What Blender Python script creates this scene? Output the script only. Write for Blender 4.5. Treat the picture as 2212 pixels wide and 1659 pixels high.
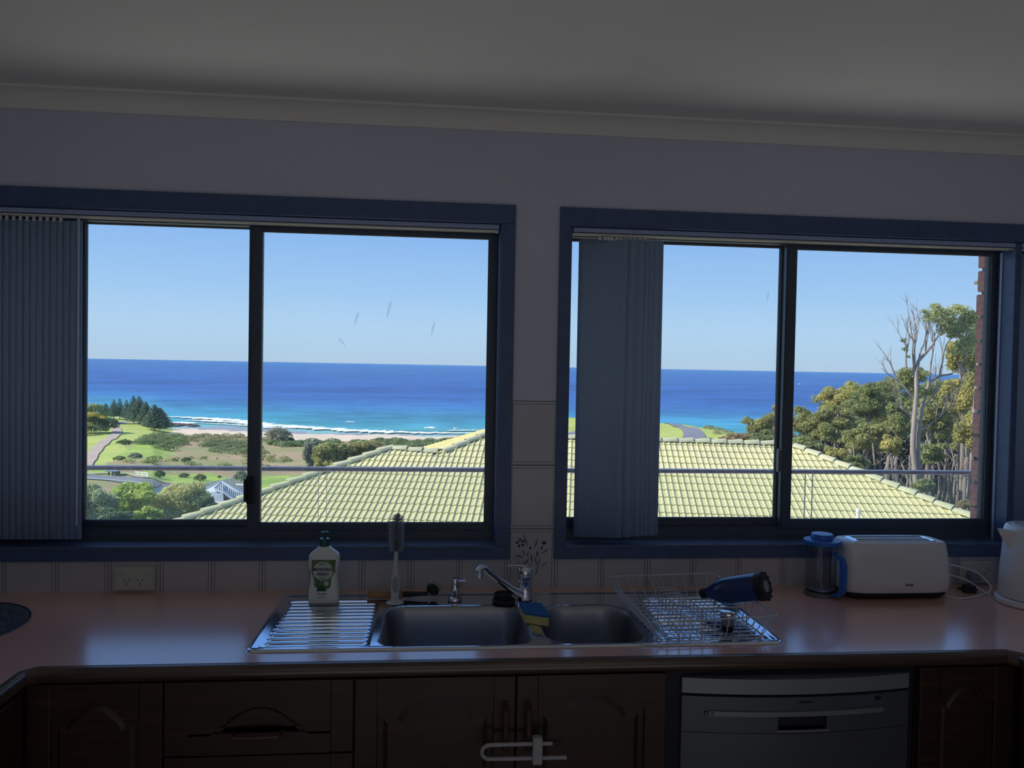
import bpy, bmesh, math, random
import numpy as np
from mathutils import Vector, Matrix
random.seed(7); rng = np.random.default_rng(7)
PI = math.pi
scene = bpy.context.scene
for o in list(bpy.data.objects): bpy.data.objects.remove(o)

# ------------------------------------------------------------------ camera, world, sun, exposure
F = 1661.0; CX = 1106.0; CY = 829.5
ROLL = math.atan(.0184); PITCH = -math.atan(39.5/F); YAW = math.atan(F/17500)
CAM = Vector((0, -2.38, 1.595))
fw = Vector((math.sin(YAW)*math.cos(PITCH), math.cos(YAW)*math.cos(PITCH), math.sin(PITCH)))
r0 = fw.cross(Vector((0, 0, 1))).normalized(); u0 = r0.cross(fw)
RT = r0*math.cos(ROLL)+u0*math.sin(ROLL); UP = -r0*math.sin(ROLL)+u0*math.cos(ROLL)
cam = bpy.data.cameras.new('camera'); camo = bpy.data.objects.new('camera', cam)
scene.collection.objects.link(camo); scene.camera = camo
m = Matrix.Identity(4)
for i in range(3):
    m[i][0] = RT[i]; m[i][1] = UP[i]; m[i][2] = -fw[i]; m[i][3] = CAM[i]
camo.matrix_world = m
cam.sensor_fit = 'HORIZONTAL'; cam.sensor_width = 36; cam.lens = 36*F/2212
cam.clip_start = .05; cam.clip_end = 80000

vs = scene.view_settings
vs.view_transform = 'Standard'; vs.look = 'None'; vs.gamma = 1; vs.use_curve_mapping = False
vs.exposure = 0.0
scene.display_settings.display_device = 'sRGB'

world = bpy.data.worlds.new('world'); scene.world = world; world.use_nodes = True
wn = world.node_tree; wn.nodes.clear()
tc = wn.nodes.new('ShaderNodeTexCoord'); sx = wn.nodes.new('ShaderNodeSeparateXYZ')
cr = wn.nodes.new('ShaderNodeValToRGB'); bg = wn.nodes.new('ShaderNodeBackground'); wo = wn.nodes.new('ShaderNodeOutputWorld')
wn.links.new(tc.outputs['Generated'], sx.inputs[0]); wn.links.new(sx.outputs['Z'], cr.inputs[0])
wn.links.new(cr.outputs[0], bg.inputs[0]); wn.links.new(bg.outputs[0], wo.inputs[0])
stops = [(0, (.47, .62, .80)), (.012, (.455, .64, .83)), (.045, (.46, .67, .90)), (.09, (.37, .61, .92)), (.17, (.255, .485, .90)), (.32, (.17, .37, .80)), (1, (.07, .20, .55))]
el = cr.color_ramp.elements
el[0].position, el[0].color = stops[0][0], (*stops[0][1], 1)
el[1].position, el[1].color = stops[-1][0], (*stops[-1][1], 1)
for p, c in stops[1:-1]:
    e = el.new(p); e.color = (*c, 1)
bg.inputs[1].default_value = 1.0

sun = bpy.data.lights.new('sun', 'SUN'); suno = bpy.data.objects.new('sun', sun)
scene.collection.objects.link(suno)
SAZ = math.radians(3); SEL = math.radians(39)           # towards the left, a little ahead
sd = Vector((-math.cos(SAZ)*math.cos(SEL), math.sin(SAZ)*math.cos(SEL), math.sin(SEL)))
suno.rotation_euler = sd.to_track_quat('Z', 'Y').to_euler(); suno.location = (0, 0, 60)
sun.energy = 5.4; sun.angle = math.radians(.6); sun.color = (1, .95, .86)

# added fill lamp, standing in for unseen windows behind the camera
rear = bpy.data.lights.new('rear_fill_light', 'AREA'); rearo = bpy.data.objects.new('rear_fill_light', rear)
scene.collection.objects.link(rearo)
rear.shape = 'RECTANGLE'; rear.size = 3.2; rear.size_y = 1.9; rear.energy = 4.2; rear.color = (.92, .95, 1)
rearo.location = (0.3, -5.3, 1.25); rearo.rotation_euler = (math.radians(90), 0, 0)

# added fill lamp lying unseen on the floor, lifting the ceiling and wall
fl = bpy.data.lights.new('floor_fill_light', 'AREA'); flo = bpy.data.objects.new('floor_fill_light', fl)
scene.collection.objects.link(flo); fl.shape = 'RECTANGLE'; fl.size = 2.6; fl.size_y = 1.3; fl.energy = 5.6; fl.color = (.95, .96, 1)
flo.location = (.35, -2.9, .04); flo.rotation_euler = (math.radians(180), 0, 0)
# portals: the two window openings guide sky sampling
for nm, x0, x1 in (('portal_window_1', -1.4, .185), ('portal_window_2', .41, 2.03)):
    l = bpy.data.lights.new(nm, 'AREA'); o = bpy.data.objects.new(nm, l); scene.collection.objects.link(o)
    l.shape = 'RECTANGLE'; l.size = x1-x0; l.size_y = 1.0; l.cycles.is_portal = True
    o.location = ((x0+x1)/2, .3, 1.54); o.rotation_euler = (math.radians(-90), 0, 0)

# ------------------------------------------------------------------ helpers
COL = scene.collection
def ray(px, py): return fw + RT*((px-CX)/F) - UP*((py-CY)/F)
def aty(px, py, y):
    d = ray(px, py); return CAM + d*((y-CAM.y)/d.y)
def atz(px, py, z):
    d = ray(px, py); return CAM + d*((z-CAM.z)/d.z)
def atplane(px, py, p, n):
    d = ray(px, py); return CAM + d*((p-CAM).dot(n)/d.dot(n))
def project(p):
    d = Vector(p)-CAM; w = d.dot(fw); return CX+F*d.dot(RT)/w, CY-F*d.dot(UP)/w

MATS = {}
def mat(name, col, rough=.5, metal=0, var=0, vscale=20, bump=0, bscale=40, spec=.5, col2=None, island=0, trans=0, coat=0, stretch=None, ramp=(.35, .65)):
    if name in MATS: return MATS[name]
    mt = bpy.data.materials.new(name); mt.use_nodes = True; MATS[name] = mt
    nt = mt.node_tree; b = nt.nodes['Principled BSDF']
    b.inputs['Base Color'].default_value = (*col, 1); b.inputs['Roughness'].default_value = rough
    b.inputs['Metallic'].default_value = metal; b.inputs['Specular IOR Level'].default_value = spec
    if coat: b.inputs['Coat Weight'].default_value = coat; b.inputs['Coat Roughness'].default_value = .15
    t = nt.nodes.new('ShaderNodeTexCoord'); mp = nt.nodes.new('ShaderNodeMapping')
    nt.links.new(t.outputs['Object'], mp.inputs[0])
    if stretch: mp.inputs['Scale'].default_value = stretch
    c2 = col2 if col2 else tuple(min(1, c*(1-var)) for c in col)
    if var or col2:
        n = nt.nodes.new('ShaderNodeTexNoise'); n.inputs['Scale'].default_value = vscale; n.inputs['Detail'].default_value = 4
        nt.links.new(mp.outputs[0], n.inputs['Vector'])
        r = nt.nodes.new('ShaderNodeValToRGB')
        r.color_ramp.elements[0].position = ramp[0]; r.color_ramp.elements[1].position = ramp[1]
        r.color_ramp.elements[0].color = (*c2, 1); r.color_ramp.elements[1].color = (*col, 1)
        nt.links.new(n.outputs[0], r.inputs[0]); out = r.outputs[0]
        if island:
            g = nt.nodes.new('ShaderNodeNewGeometry'); hv = nt.nodes.new('ShaderNodeHueSaturation')
            mr = nt.nodes.new('ShaderNodeMapRange'); mr.inputs[3].default_value = 1-island; mr.inputs[4].default_value = 1+island
            nt.links.new(g.outputs['Random Per Island'], mr.inputs[0]); nt.links.new(mr.outputs[0], hv.inputs['Value'])
            nt.links.new(out, hv.inputs['Color']); out = hv.outputs[0]
        nt.links.new(out, b.inputs['Base Color'])
    if bump:
        n2 = nt.nodes.new('ShaderNodeTexNoise'); n2.inputs['Scale'].default_value = bscale; n2.inputs['Detail'].default_value = 5
        nt.links.new(mp.outputs[0], n2.inputs['Vector'])
        bp = nt.nodes.new('ShaderNodeBump'); bp.inputs['Strength'].default_value = bump; bp.inputs['Distance'].default_value = .01
        nt.links.new(n2.outputs[0], bp.inputs['Height']); nt.links.new(bp.outputs[0], b.inputs['Normal'])
    if trans:                                   # thin things that let light through
        tr = nt.nodes.new('ShaderNodeBsdfTranslucent'); mx = nt.nodes.new('ShaderNodeMixShader'); mx.inputs[0].default_value = trans
        tr.inputs[0].default_value = (*col, 1)
        o = nt.nodes['Material Output']
        nt.links.new(b.outputs[0], mx.inputs[1]); nt.links.new(tr.outputs[0], mx.inputs[2]); nt.links.new(mx.outputs[0], o.inputs[0])
    return mt
def glass(name, tint=(1, 1, 1), refl=.06, rough=0.0, blend=None):
    if name in MATS: return MATS[name]
    mt = bpy.data.materials.new(name); mt.use_nodes = True; MATS[name] = mt
    nt = mt.node_tree; nt.nodes.clear()
    o = nt.nodes.new('ShaderNodeOutputMaterial'); t = nt.nodes.new('ShaderNodeBsdfTransparent'); g = nt.nodes.new('ShaderNodeBsdfGlossy')
    mx = nt.nodes.new('ShaderNodeMixShader'); t.inputs[0].default_value = (*tint, 1); g.inputs['Roughness'].default_value = rough
    lw = nt.nodes.new('ShaderNodeLayerWeight'); lw.inputs[0].default_value = .15
    mr = nt.nodes.new('ShaderNodeMapRange'); mr.inputs[3].default_value = refl*.2; mr.inputs[4].default_value = .6
    pw = nt.nodes.new('ShaderNodeMath'); pw.operation = 'POWER'; pw.inputs[1].default_value = 2
    nt.links.new(lw.outputs['Facing'], pw.inputs[0]); nt.links.new(pw.outputs[0], mr.inputs[0]); nt.links.new(mr.outputs[0], mx.inputs[0])
    last = t.outputs[0]
    if blend:                                  # salt and dust film, added as a hazy veil of scattered daylight
        tl = nt.nodes.new('ShaderNodeBsdfTranslucent'); tl.inputs[0].default_value = (.95, .9, .8, 1); m2 = nt.nodes.new('ShaderNodeMixShader')
        tcg = nt.nodes.new('ShaderNodeTexCoord'); nz = nt.nodes.new('ShaderNodeTexNoise'); nz.inputs['Scale'].default_value = 7; nz.inputs['Detail'].default_value = 6
        mg = nt.nodes.new('ShaderNodeMapRange'); mg.inputs[1].default_value = .35; mg.inputs[2].default_value = .75; mg.inputs[3].default_value = blend*.8; mg.inputs[4].default_value = blend*1.35
        nt.links.new(tcg.outputs['Object'], nz.inputs['Vector']); nt.links.new(nz.outputs[0], mg.inputs[0]); nt.links.new(mg.outputs[0], m2.inputs[0])
        nt.links.new(last, m2.inputs[1]); nt.links.new(tl.outputs[0], m2.inputs[2]); last = m2.outputs[0]
    nt.links.new(last, mx.inputs[1]); nt.links.new(g.outputs[0], mx.inputs[2]); nt.links.new(mx.outputs[0], o.inputs[0])
    return mt

def thing(name, label, cat, loc=(0, 0, 0), group=None, kind=None):
    o = bpy.data.objects.new(name, None); COL.objects.link(o); o.location = loc
    o.empty_display_size = .05
    if label: o['label'] = label
    if cat: o['category'] = cat
    if group: o['group'] = group
    if kind: o['kind'] = kind
    return o
def tag(o, label=None, cat=None, group=None, kind=None):
    if label: o['label'] = label
    if cat: o['category'] = cat
    if group: o['group'] = group
    if kind: o['kind'] = kind
    return o
def origin_of(p):
    v = Vector((0, 0, 0))
    while p is not None: v += p.location; p = p.parent
    return v
def link_mesh(name, me, mt, parent=None, loc=None, smooth=False):
    o = bpy.data.objects.new(name, me); COL.objects.link(o)
    if mt is not None and len(me.materials) == 0: me.materials.append(mt)
    if parent: o.parent = parent
    if loc is not None: o.location = loc
    if smooth:
        me.polygons.foreach_set('use_smooth', [True]*len(me.polygons))
    return o
class MB:
    def __init__(s): s.bm = bmesh.new()
    def box(s, a, b, bev=0, rz=0):
        a = Vector(a); b = Vector(b); c = (a+b)/2; sz = b-a
        g = bmesh.ops.create_cube(s.bm, size=1)['verts']
        for v in g: v.co = Vector((v.co.x*abs(sz.x), v.co.y*abs(sz.y), v.co.z*abs(sz.z)))
        if bev:
            es = list({e for v in g for e in v.link_edges})
            r = bmesh.ops.bevel(s.bm, geom=es, offset=bev, segments=2, affect='EDGES', profile=.5)
            g = list({v for v in r['verts']} | {v for v in g if v.is_valid})
        M_ = Matrix.Translation(c) @ Matrix.Rotation(rz, 4, 'Z')
        for v in g: v.co = M_ @ v.co
        return s
    def ring(s, pts): return [s.bm.verts.new(p) for p in pts]
    def bridge(s, A, B, closed=True):
        n = len(A)
        for i in range(n if closed else n-1):
            j = (i+1) % n
            s.bm.faces.new((A[i], A[j], B[j], B[i]))
    def cap(s, A, flip=False):
        s.bm.faces.new(list(reversed(A)) if flip else A)
    def lathe(s, prof, c=(0, 0, 0), n=24, axis=None, caps=True):
        c = Vector(c); Q = axis.to_track_quat('Z', 'Y').to_matrix() if axis else Matrix.Identity(3)
        rings = []
        for r, z in prof:
            rings.append(s.ring([c+Q @ Vector((r*math.cos(2*PI*k/n), r*math.sin(2*PI*k/n), z)) for k in range(n)]))
        for A, B in zip(rings, rings[1:]): s.bridge(A, B)
        if caps:
            s.cap(rings[0], True); s.cap(rings[-1])
        return s
    def cyl(s, p0, p1, r0, r1=None, n=12):
        p0 = Vector(p0); p1 = Vector(p1); r1 = r0 if r1 is None else r1; d = p1-p0
        return s.lathe([(r0, 0), (r1, d.length)], p0, n, d.normalized())
    def tube(s, pts, r, n=6, closed=False, caps=True):
        pts = [Vector(p) for p in pts]; N = len(pts); rings = []
        up = Vector((0, 0, 1)); prev = None
        for i, p in enumerate(pts):
            a = pts[(i-1) % N] if (closed or i > 0) else p; b = pts[(i+1) % N] if (closed or i < N-1) else p
            t = (b-a).normalized()
            if prev is None:
                x = t.cross(up)
                if x.length < .1: x = t.cross(Vector((1, 0, 0)))
                x.normalize()
            else:
                x = (prev - t*prev.dot(t)).normalized()
            prev = x; y = t.cross(x); rr = r[i] if isinstance(r, (list, tuple)) else r
            rings.append(s.ring([p+(x*math.cos(2*PI*k/n)+y*math.sin(2*PI*k/n))*rr for k in range(n)]))
        for A, B in zip(rings, rings[1:]): s.bridge(A, B)
        if closed: s.bridge(rings[-1], rings[0])
        elif caps:
            s.cap(rings[0], True); s.cap(rings[-1])
        return s
    def loft(s, secs, n=32, caps=True, rz=0):
        # secs: (z, wx, wy, power, cx, cy)
        rings = []
        for z, wx, wy, pw, cx, cy in secs:
            R = []
            for k in range(n):
                a = 2*PI*(k+.5)/n; c, q = math.cos(a), math.sin(a)
                x = math.copysign(abs(c)**(2/pw), c)*wx/2; y = math.copysign(abs(q)**(2/pw), q)*wy/2
                R.append(Vector((cx+x*math.cos(rz)-y*math.sin(rz), cy+x*math.sin(rz)+y*math.cos(rz), z)))
            rings.append(s.ring(R))
        for A, B in zip(rings, rings[1:]): s.bridge(A, B)
        if caps: s.cap(rings[0], True); s.cap(rings[-1])
        return s
    def prism(s, poly, off):
        # poly: 3-D polygon, extruded by the vector off
        off = Vector(off); A = s.ring([Vector(p) for p in poly]); B = s.ring([Vector(p)+off for p in poly])
        s.bridge(A, B); s.cap(A, True); s.cap(B)
        return s
    def sphere(s, c, r, sub=2, sc=(1, 1, 1), rough=0):
        g = bmesh.ops.create_icosphere(s.bm, subdivisions=sub, radius=1)['verts']
        for v in g:
            k = 1+rough*(random.random()-.5)
            v.co = Vector(c)+Vector((v.co.x*sc[0], v.co.y*sc[1], v.co.z*sc[2]))*r*k
        return s
    def build(s, name, mt, parent=None, smooth=False, normals=True):
        if normals: bmesh.ops.recalc_face_normals(s.bm, faces=s.bm.faces)
        me = bpy.data.meshes.new(name); off = origin_of(parent)
        if parent is None:                       # origin at the middle of its own base
            if len(s.bm.verts):
                xs = [v.co for v in s.bm.verts]
                off = Vector(((min(v.x for v in xs)+max(v.x for v in xs))/2, (min(v.y for v in xs)+max(v.y for v in xs))/2, min(v.z for v in xs)))
        for v in s.bm.verts: v.co -= off
        s.bm.to_mesh(me); s.bm.free()
        o = link_mesh(name, me, mt, parent, None if parent else off)
        if smooth:
            me.polygons.foreach_set('use_smooth', [True]*len(me.polygons))
            try: me.set_sharp_from_angle(angle=math.radians(38 if smooth is True else smooth))
            except Exception: pass
        return o
def text_mesh(txt, size, name, mt, parent, loc, rot=(PI/2, 0, 0), shear=0, ext=.0003, align='CENTER', sx=1, bold=0):
    c = bpy.data.curves.new(name, 'FONT'); c.body = txt; c.size = size; c.extrude = ext; c.align_x = align; c.align_y = 'CENTER'; c.shear = shear
    c.offset = bold; c.resolution_u = 2
    o = bpy.data.objects.new(name, c); COL.objects.link(o)
    dg = bpy.context.evaluated_depsgraph_get(); me = bpy.data.meshes.new_from_object(o.evaluated_get(dg))
    bpy.data.objects.remove(o); me.materials.clear()
    p = link_mesh(name, me, mt, parent)
    p.location = Vector(loc)-origin_of(parent); p.rotation_euler = rot; p.scale = (sx, 1, 1)
    return p
def quad_cloud(name, P, S, mt, parent=None, nrm=None, aspect=.6, off=None):
    """many small leaves: P centres (n,3), S sizes (n,), each a tilted quad"""
    n = len(P); a = rng.normal(size=(n, 3)); a /= np.linalg.norm(a, axis=1)[:, None]
    if nrm is not None:
        a = a*.75+nrm; a /= np.linalg.norm(a, axis=1)[:, None]
    h = rng.normal(size=(n, 3)); x = np.cross(a, h); x /= np.linalg.norm(x, axis=1)[:, None]; y = np.cross(a, x)
    S = np.asarray(S)[:, None]; x = x*S*.5; y = y*S*.5*aspect
    off = np.zeros(3) if off is None else np.array(off)
    V = np.stack([P-x*.9, P-y, P+x*1.1, P+y], 1).reshape(-1, 3)-off
    me = bpy.data.meshes.new(name)
    me.vertices.add(4*n); me.vertices.foreach_set('co', V.ravel())
    me.loops.add(4*n); me.loops.foreach_set('vertex_index', np.arange(4*n))
    me.polygons.add(n); me.polygons.foreach_set('loop_start', np.arange(n)*4); me.polygons.foreach_set('loop_total', np.full(n, 4))
    me.update(); me.validate()
    return link_mesh(name, me, mt, parent)
def blob_points(blobs, n, shell=.55, under=.35):
    """points near the surface of ellipsoids (x,y,z,rx,ry,rz)"""
    B = np.array(blobs, float); w = (B[:, 3]*B[:, 5]); w /= w.sum(); k = rng.choice(len(B), n, p=w)
    d = rng.normal(size=(n, 3)); d /= np.linalg.norm(d, axis=1)[:, None]
    low = (d[:, 2] < -under); d[low, 2] *= -1
    r = shell+(1-shell)*rng.random(n)**.6
    nn = d/B[k, 3:6]; nn /= np.linalg.norm(nn, axis=1)[:, None]
    return B[k, :3]+d*B[k, 3:6]*r[:, None], nn

# ------------------------------------------------------------------ materials
wall_m = mat('wall_paint', (.64, .655, .76), .7, var=.04, vscale=3, bump=.05, bscale=300)  # lavender tint carries the blue window glare in the wall colour
ceil_m = mat('ceiling_paint', (.88, .86, .77), .8, var=.03, vscale=2)
floor_m = mat('floor_boards', (.30, .20, .13), .45, var=.4, vscale=8, stretch=(8, 1, 1))
trim_m = mat('glare_blue_timber', (.07, .115, .24), .38, var=.15, vscale=30, bump=.06, bscale=120)  # dark timber, with the blue glare of the windows put into its colour
sill_m = mat('glare_blue_sill', (.07, .11, .22), .42, coat=.6, var=.2, vscale=25, bump=.08, bscale=60)  # same glare blue painted into the sill
alu_m = mat('dark_aluminium', (.075, .10, .135), .4, .15, var=.1)
rubber_m = mat('black_rubber', (.008, .009, .014), .55, var=.2)
chrome_m = mat('chrome', (.75, .76, .8), .08, 1)
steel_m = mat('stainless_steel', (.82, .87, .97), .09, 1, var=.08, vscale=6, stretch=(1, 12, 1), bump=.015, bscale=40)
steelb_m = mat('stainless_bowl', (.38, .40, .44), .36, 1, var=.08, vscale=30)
white_m = mat('white_plastic', (.78, .78, .80), .35, var=.02)
blind_m = mat('blind_fabric', (.38, .52, .74), .8, var=.08, vscale=200, stretch=(1, 1, .05), trans=.12)
rail_m = mat('headrail_enamel', (.42, .52, .76), .4, var=.03)
pale_m = mat('gap_light_cream', (.95, .94, .78), .3, var=.03)  # pale colour painting the light that comes through the headrail gap
tile_line = None
wood_m = mat('dark_stained_timber', (.050, .020, .014), .45, col2=(.028, .011, .008), vscale=6, stretch=(1, 1, 14), bump=.04, bscale=40)
woodh_m = mat('timber_counter_edge', (.11, .068, .048), .3, coat=.5, col2=(.055, .032, .022), vscale=6, stretch=(.6, 10, 10))
lam_m = mat('worktop_laminate', (.86, .48, .37), .3, col2=(.80, .44, .34), vscale=180, coat=.9)
lb_ = lam_m.node_tree.nodes['Principled BSDF']; lb_.inputs['Coat Roughness'].default_value = .17; lb_.inputs['Coat IOR'].default_value = 3.0
glass_m = glass('window_glass', (.99, 1, 1), .05, blend=.022)
bal_m = glass('balustrade_glass', (.965, .985, .955), .05, blend=.03)
# ------------------------------------------------------------------ the room
XL, XR, YB, ZC = -1.50, 2.12, -5.4, 2.37
MB().box((XL-.1, YB-.1, -.1), (XR+.1, .02, 0)).build('floor', floor_m)['kind'] = 'structure'
MB().box((XL-.1, YB-.1, ZC), (XR+.1, .15, ZC+.1)).build('ceiling', ceil_m)['kind'] = 'structure'
MB().box((XL-.12, YB-.1, 0), (XL, .15, ZC)).build('wall_left', wall_m)['kind'] = 'structure'
MB().box((XR, YB-.1, 0), (XR+.12, .15, ZC)).build('wall_right', wall_m)['kind'] = 'structure'
MB().box((XL, YB-.12, 0), (XR, YB, ZC)).build('wall_front', wall_m)['kind'] = 'structure'
# window wall with two openings
W1 = (-1.42, .185); W2 = (.402, 2.03); ZS, ZH = 1.037, 2.036
wb = MB()
wb.box((XL, 0, 0), (XR, .15, ZS-.02)); wb.box((XL, 0, ZH), (XR, .15, ZC))
wb.box((XL, 0, ZS-.02), (W1[0], .15, ZH)); wb.box((W1[1], 0, ZS-.02), (W2[0], .15, ZH)); wb.box((W2[1], 0, ZS-.02), (XR, .15, ZH))
wall_back = wb.build('wall_back', wall_m); wall_back['kind'] = 'structure'
# cove cornice
def cove(name, p0, p1, inward):
    p0 = Vector(p0); p1 = Vector(p1); inward = Vector(inward); b = MB(); prof = [(0, 0)]
    for k in range(9):
        a = PI/2*k/8; prof.append((.055*(1-math.sin(a)) if k < 8 else 0, 0)) if False else prof.append((.055-.055*math.sin(a)*.98, .055-.055*math.cos(a)*.98))
    # profile in (inward, down): concave quarter
    pr = [(0, 0), (.055, 0)]+[(.055-.047*math.sin(PI/2*k/8), .055-.047*math.cos(PI/2*k/8)) for k in range(9)]+[(0, .055)]
    A = b.ring([p0+inward*x+Vector((0, 0, -d)) for x, d in pr]); B = b.ring([p1+inward*x+Vector((0, 0, -d)) for x, d in pr])
    b.bridge(A, B); b.cap(A, True); b.cap(B); o = b.build(name, ceil_m, smooth=True); o['kind'] = 'structure'
cove('trim_1', (XL, 0, ZC), (XR, 0, ZC), (0, -1, 0))
cove('trim_2', (XL, YB, ZC), (XL, 0, ZC), (1, 0, 0))
cove('trim_3', (XR, YB, ZC), (XR, 0, ZC), (-1, 0, 0))

# ---- wall tiles: each its own object, printed border line in the material
def tile_material():
    mt = bpy.data.materials.new('cream_wall_tile'); mt.use_nodes = True; nt = mt.node_tree; b = nt.nodes['Principled BSDF']
    t = nt.nodes.new('ShaderNodeTexCoord'); s = nt.nodes.new('ShaderNodeSeparateXYZ'); nt.links.new(t.outputs['Object'], s.inputs[0])
    def m_(op, a, b_=None):
        n = nt.nodes.new('ShaderNodeMath'); n.operation = op
        for i, v in enumerate((a, b_)):
            if v is None: continue
            if isinstance(v, (int, float)): n.inputs[i].default_value = v
            else: nt.links.new(v, n.inputs[i])
        return n.outputs[0]
    ax = m_('ABSOLUTE', s.outputs['X']); az = m_('ABSOLUTE', s.outputs['Z'])
    dx = m_('SUBTRACT', ax, .0655); dz = m_('SUBTRACT', az, .0905); q = m_('MAXIMUM', dx, dz)
    line = m_('LESS_THAN', m_('ABSOLUTE', q), .0008)
    mx = nt.nodes.new('ShaderNodeMix'); mx.data_type = 'RGBA'; nt.links.new(line, mx.inputs[0])
    mx.inputs[6].default_value = (.50, .49, .52, 1); mx.inputs[7].default_value = (.10, .10, .13, 1)
    nt.links.new(mx.outputs[2], b.inputs['Base Color']); b.inputs['Roughness'].default_value = .25
    return mt
tile_m = tile_material()
grout_m = mat('grout', (.30, .29, .30), .9, var=.1)
ink_m = mat('flower_print', (.055, .06, .09), .4, var=.2, vscale=300)
ink2_m = mat('flower_print_pale', (.20, .20, .24), .4, var=.2, vscale=300)
tb = MB(); tb.box((-.0735, -.004, -.0985), (.0735, 0.0, .0985), bev=.0012)
tme = bpy.data.meshes.new('wall_tile'); bmesh.ops.recalc_face_normals(tb.bm, faces=tb.bm.faces); tb.bm.to_mesh(tme); tme.materials.append(tile_m)
gb = MB(); gb.box((XL, -.0015, .886), (XR, .0005, 1.0)); gb.box((.2215, -.0015, .99), (.3705, .0005, 1.487))
gro = gb.build('grout', grout_m, wall_back)
tb2 = MB(); tb2.box((-.0735, -.004, -.0985), (.0735, 0.0, .009), bev=.0012)
tme2 = bpy.data.meshes.new('wall_tile'); bmesh.ops.recalc_face_normals(tb2.bm, faces=tb2.bm.faces); tb2.bm.to_mesh(tme2); tme2.materials.append(tile_m)
def wtile(cx, cz):
    cut = cz < 1 and abs(cx-.2965) > .03
    o = bpy.data.objects.new('wall_tile', tme2 if cut else tme); COL.objects.link(o); o.parent = wall_back
    o.location = Vector((cx, -.0008, cz))-origin_of(wall_back); return o
k = -3
while True:
    cx = -1.12+.149*(k+.5); k += 1
    if cx < XL-.03: continue
    if cx+.0745 > XR: break
    t_ = wtile(cx, .986)
    if abs(cx-.2965) < .03: flower_tile = t_
for cz in (1.186, 1.386): wtile(.2965, cz)
# the flower tile's printed spray
def leafshape(b, p, d, L, w, y=-.0052):
    d = Vector((d[0], 0, d[1])).normalized(); s_ = Vector((d.z, 0, -d.x)); p = Vector((p[0], y, p[1]))
    pts = [p, p+d*L*.3+s_*w*.5, p+d*L*.65+s_*w*.42, p+d*L, p+d*L*.65-s_*w*.42, p+d*L*.3-s_*w*.5]
    b.prism(pts, (0, .0003, 0))
fb = MB(); fp = MB()
def fx(px, py): q = aty(px, py, 0); return (q.x, q.z)
c0 = fx(1124, 1172)
for a in (100, 172, 246, 318, 30): leafshape(fb, (c0[0]+.004*math.cos(math.radians(a)), c0[1]+.004*math.sin(math.radians(a))), (math.cos(math.radians(a)), math.sin(math.radians(a))), .0125, .009)
c1 = fx(1174, 1176)
for a in (50, 80, 110): leafshape(fb, c1, (math.cos(math.radians(a)), math.sin(math.radians(a))), .015, .005)
for (x, y, x2, y2, w) in ((1143, 1187, 1147, 1180, .006), (1159, 1203, 1161, 1188, .005), (1173, 1178, 1168, 1186, .004), (1162, 1225, 1166, 1203, .003), (1131, 1220, 1142, 1205, .004), (1150, 1218, 1146, 1195, .004), (1160, 1222, 1155, 1202, .004), (1133, 1200, 1129, 1186, .003), (1137, 1202, 1142, 1190, .003), (1167, 1190, 1170, 1178, .003), (1155, 1245, 1162, 1222, .003), (1133, 1222, 1131, 1212, .003)):
    a = fx(x, y); b_ = fx(x2, y2); leafshape(fb, a, (b_[0]-a[0], b_[1]-a[1]), math.hypot(b_[0]-a[0], b_[1]-a[1])*1.15, w)
for (x, y, x2, y2, w) in ((1141, 1182, 1129, 1151, .006), (1153, 1185, 1161, 1163, .006), (1170, 1196, 1183, 1184, .006), (1130, 1203, 1112, 1198, .006), (1168, 1224, 1182, 1212, .005), (1126, 1226, 1118, 1212, .005)):
    a = fx(x, y); b_ = fx(x2, y2); leafshape(fp, a, (b_[0]-a[0], b_[1]-a[1]), math.hypot(b_[0]-a[0], b_[1]-a[1])*1.1, w, -.0050)
for bb, nm, mm in ((fb, 'flower_print', ink_m), (fp, 'grass_print', ink2_m)):
    oo = bb.build(nm, mm, flower_tile); 
flower_tile['label'] = 'cream tile printed with a blue flower spray'

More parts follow.
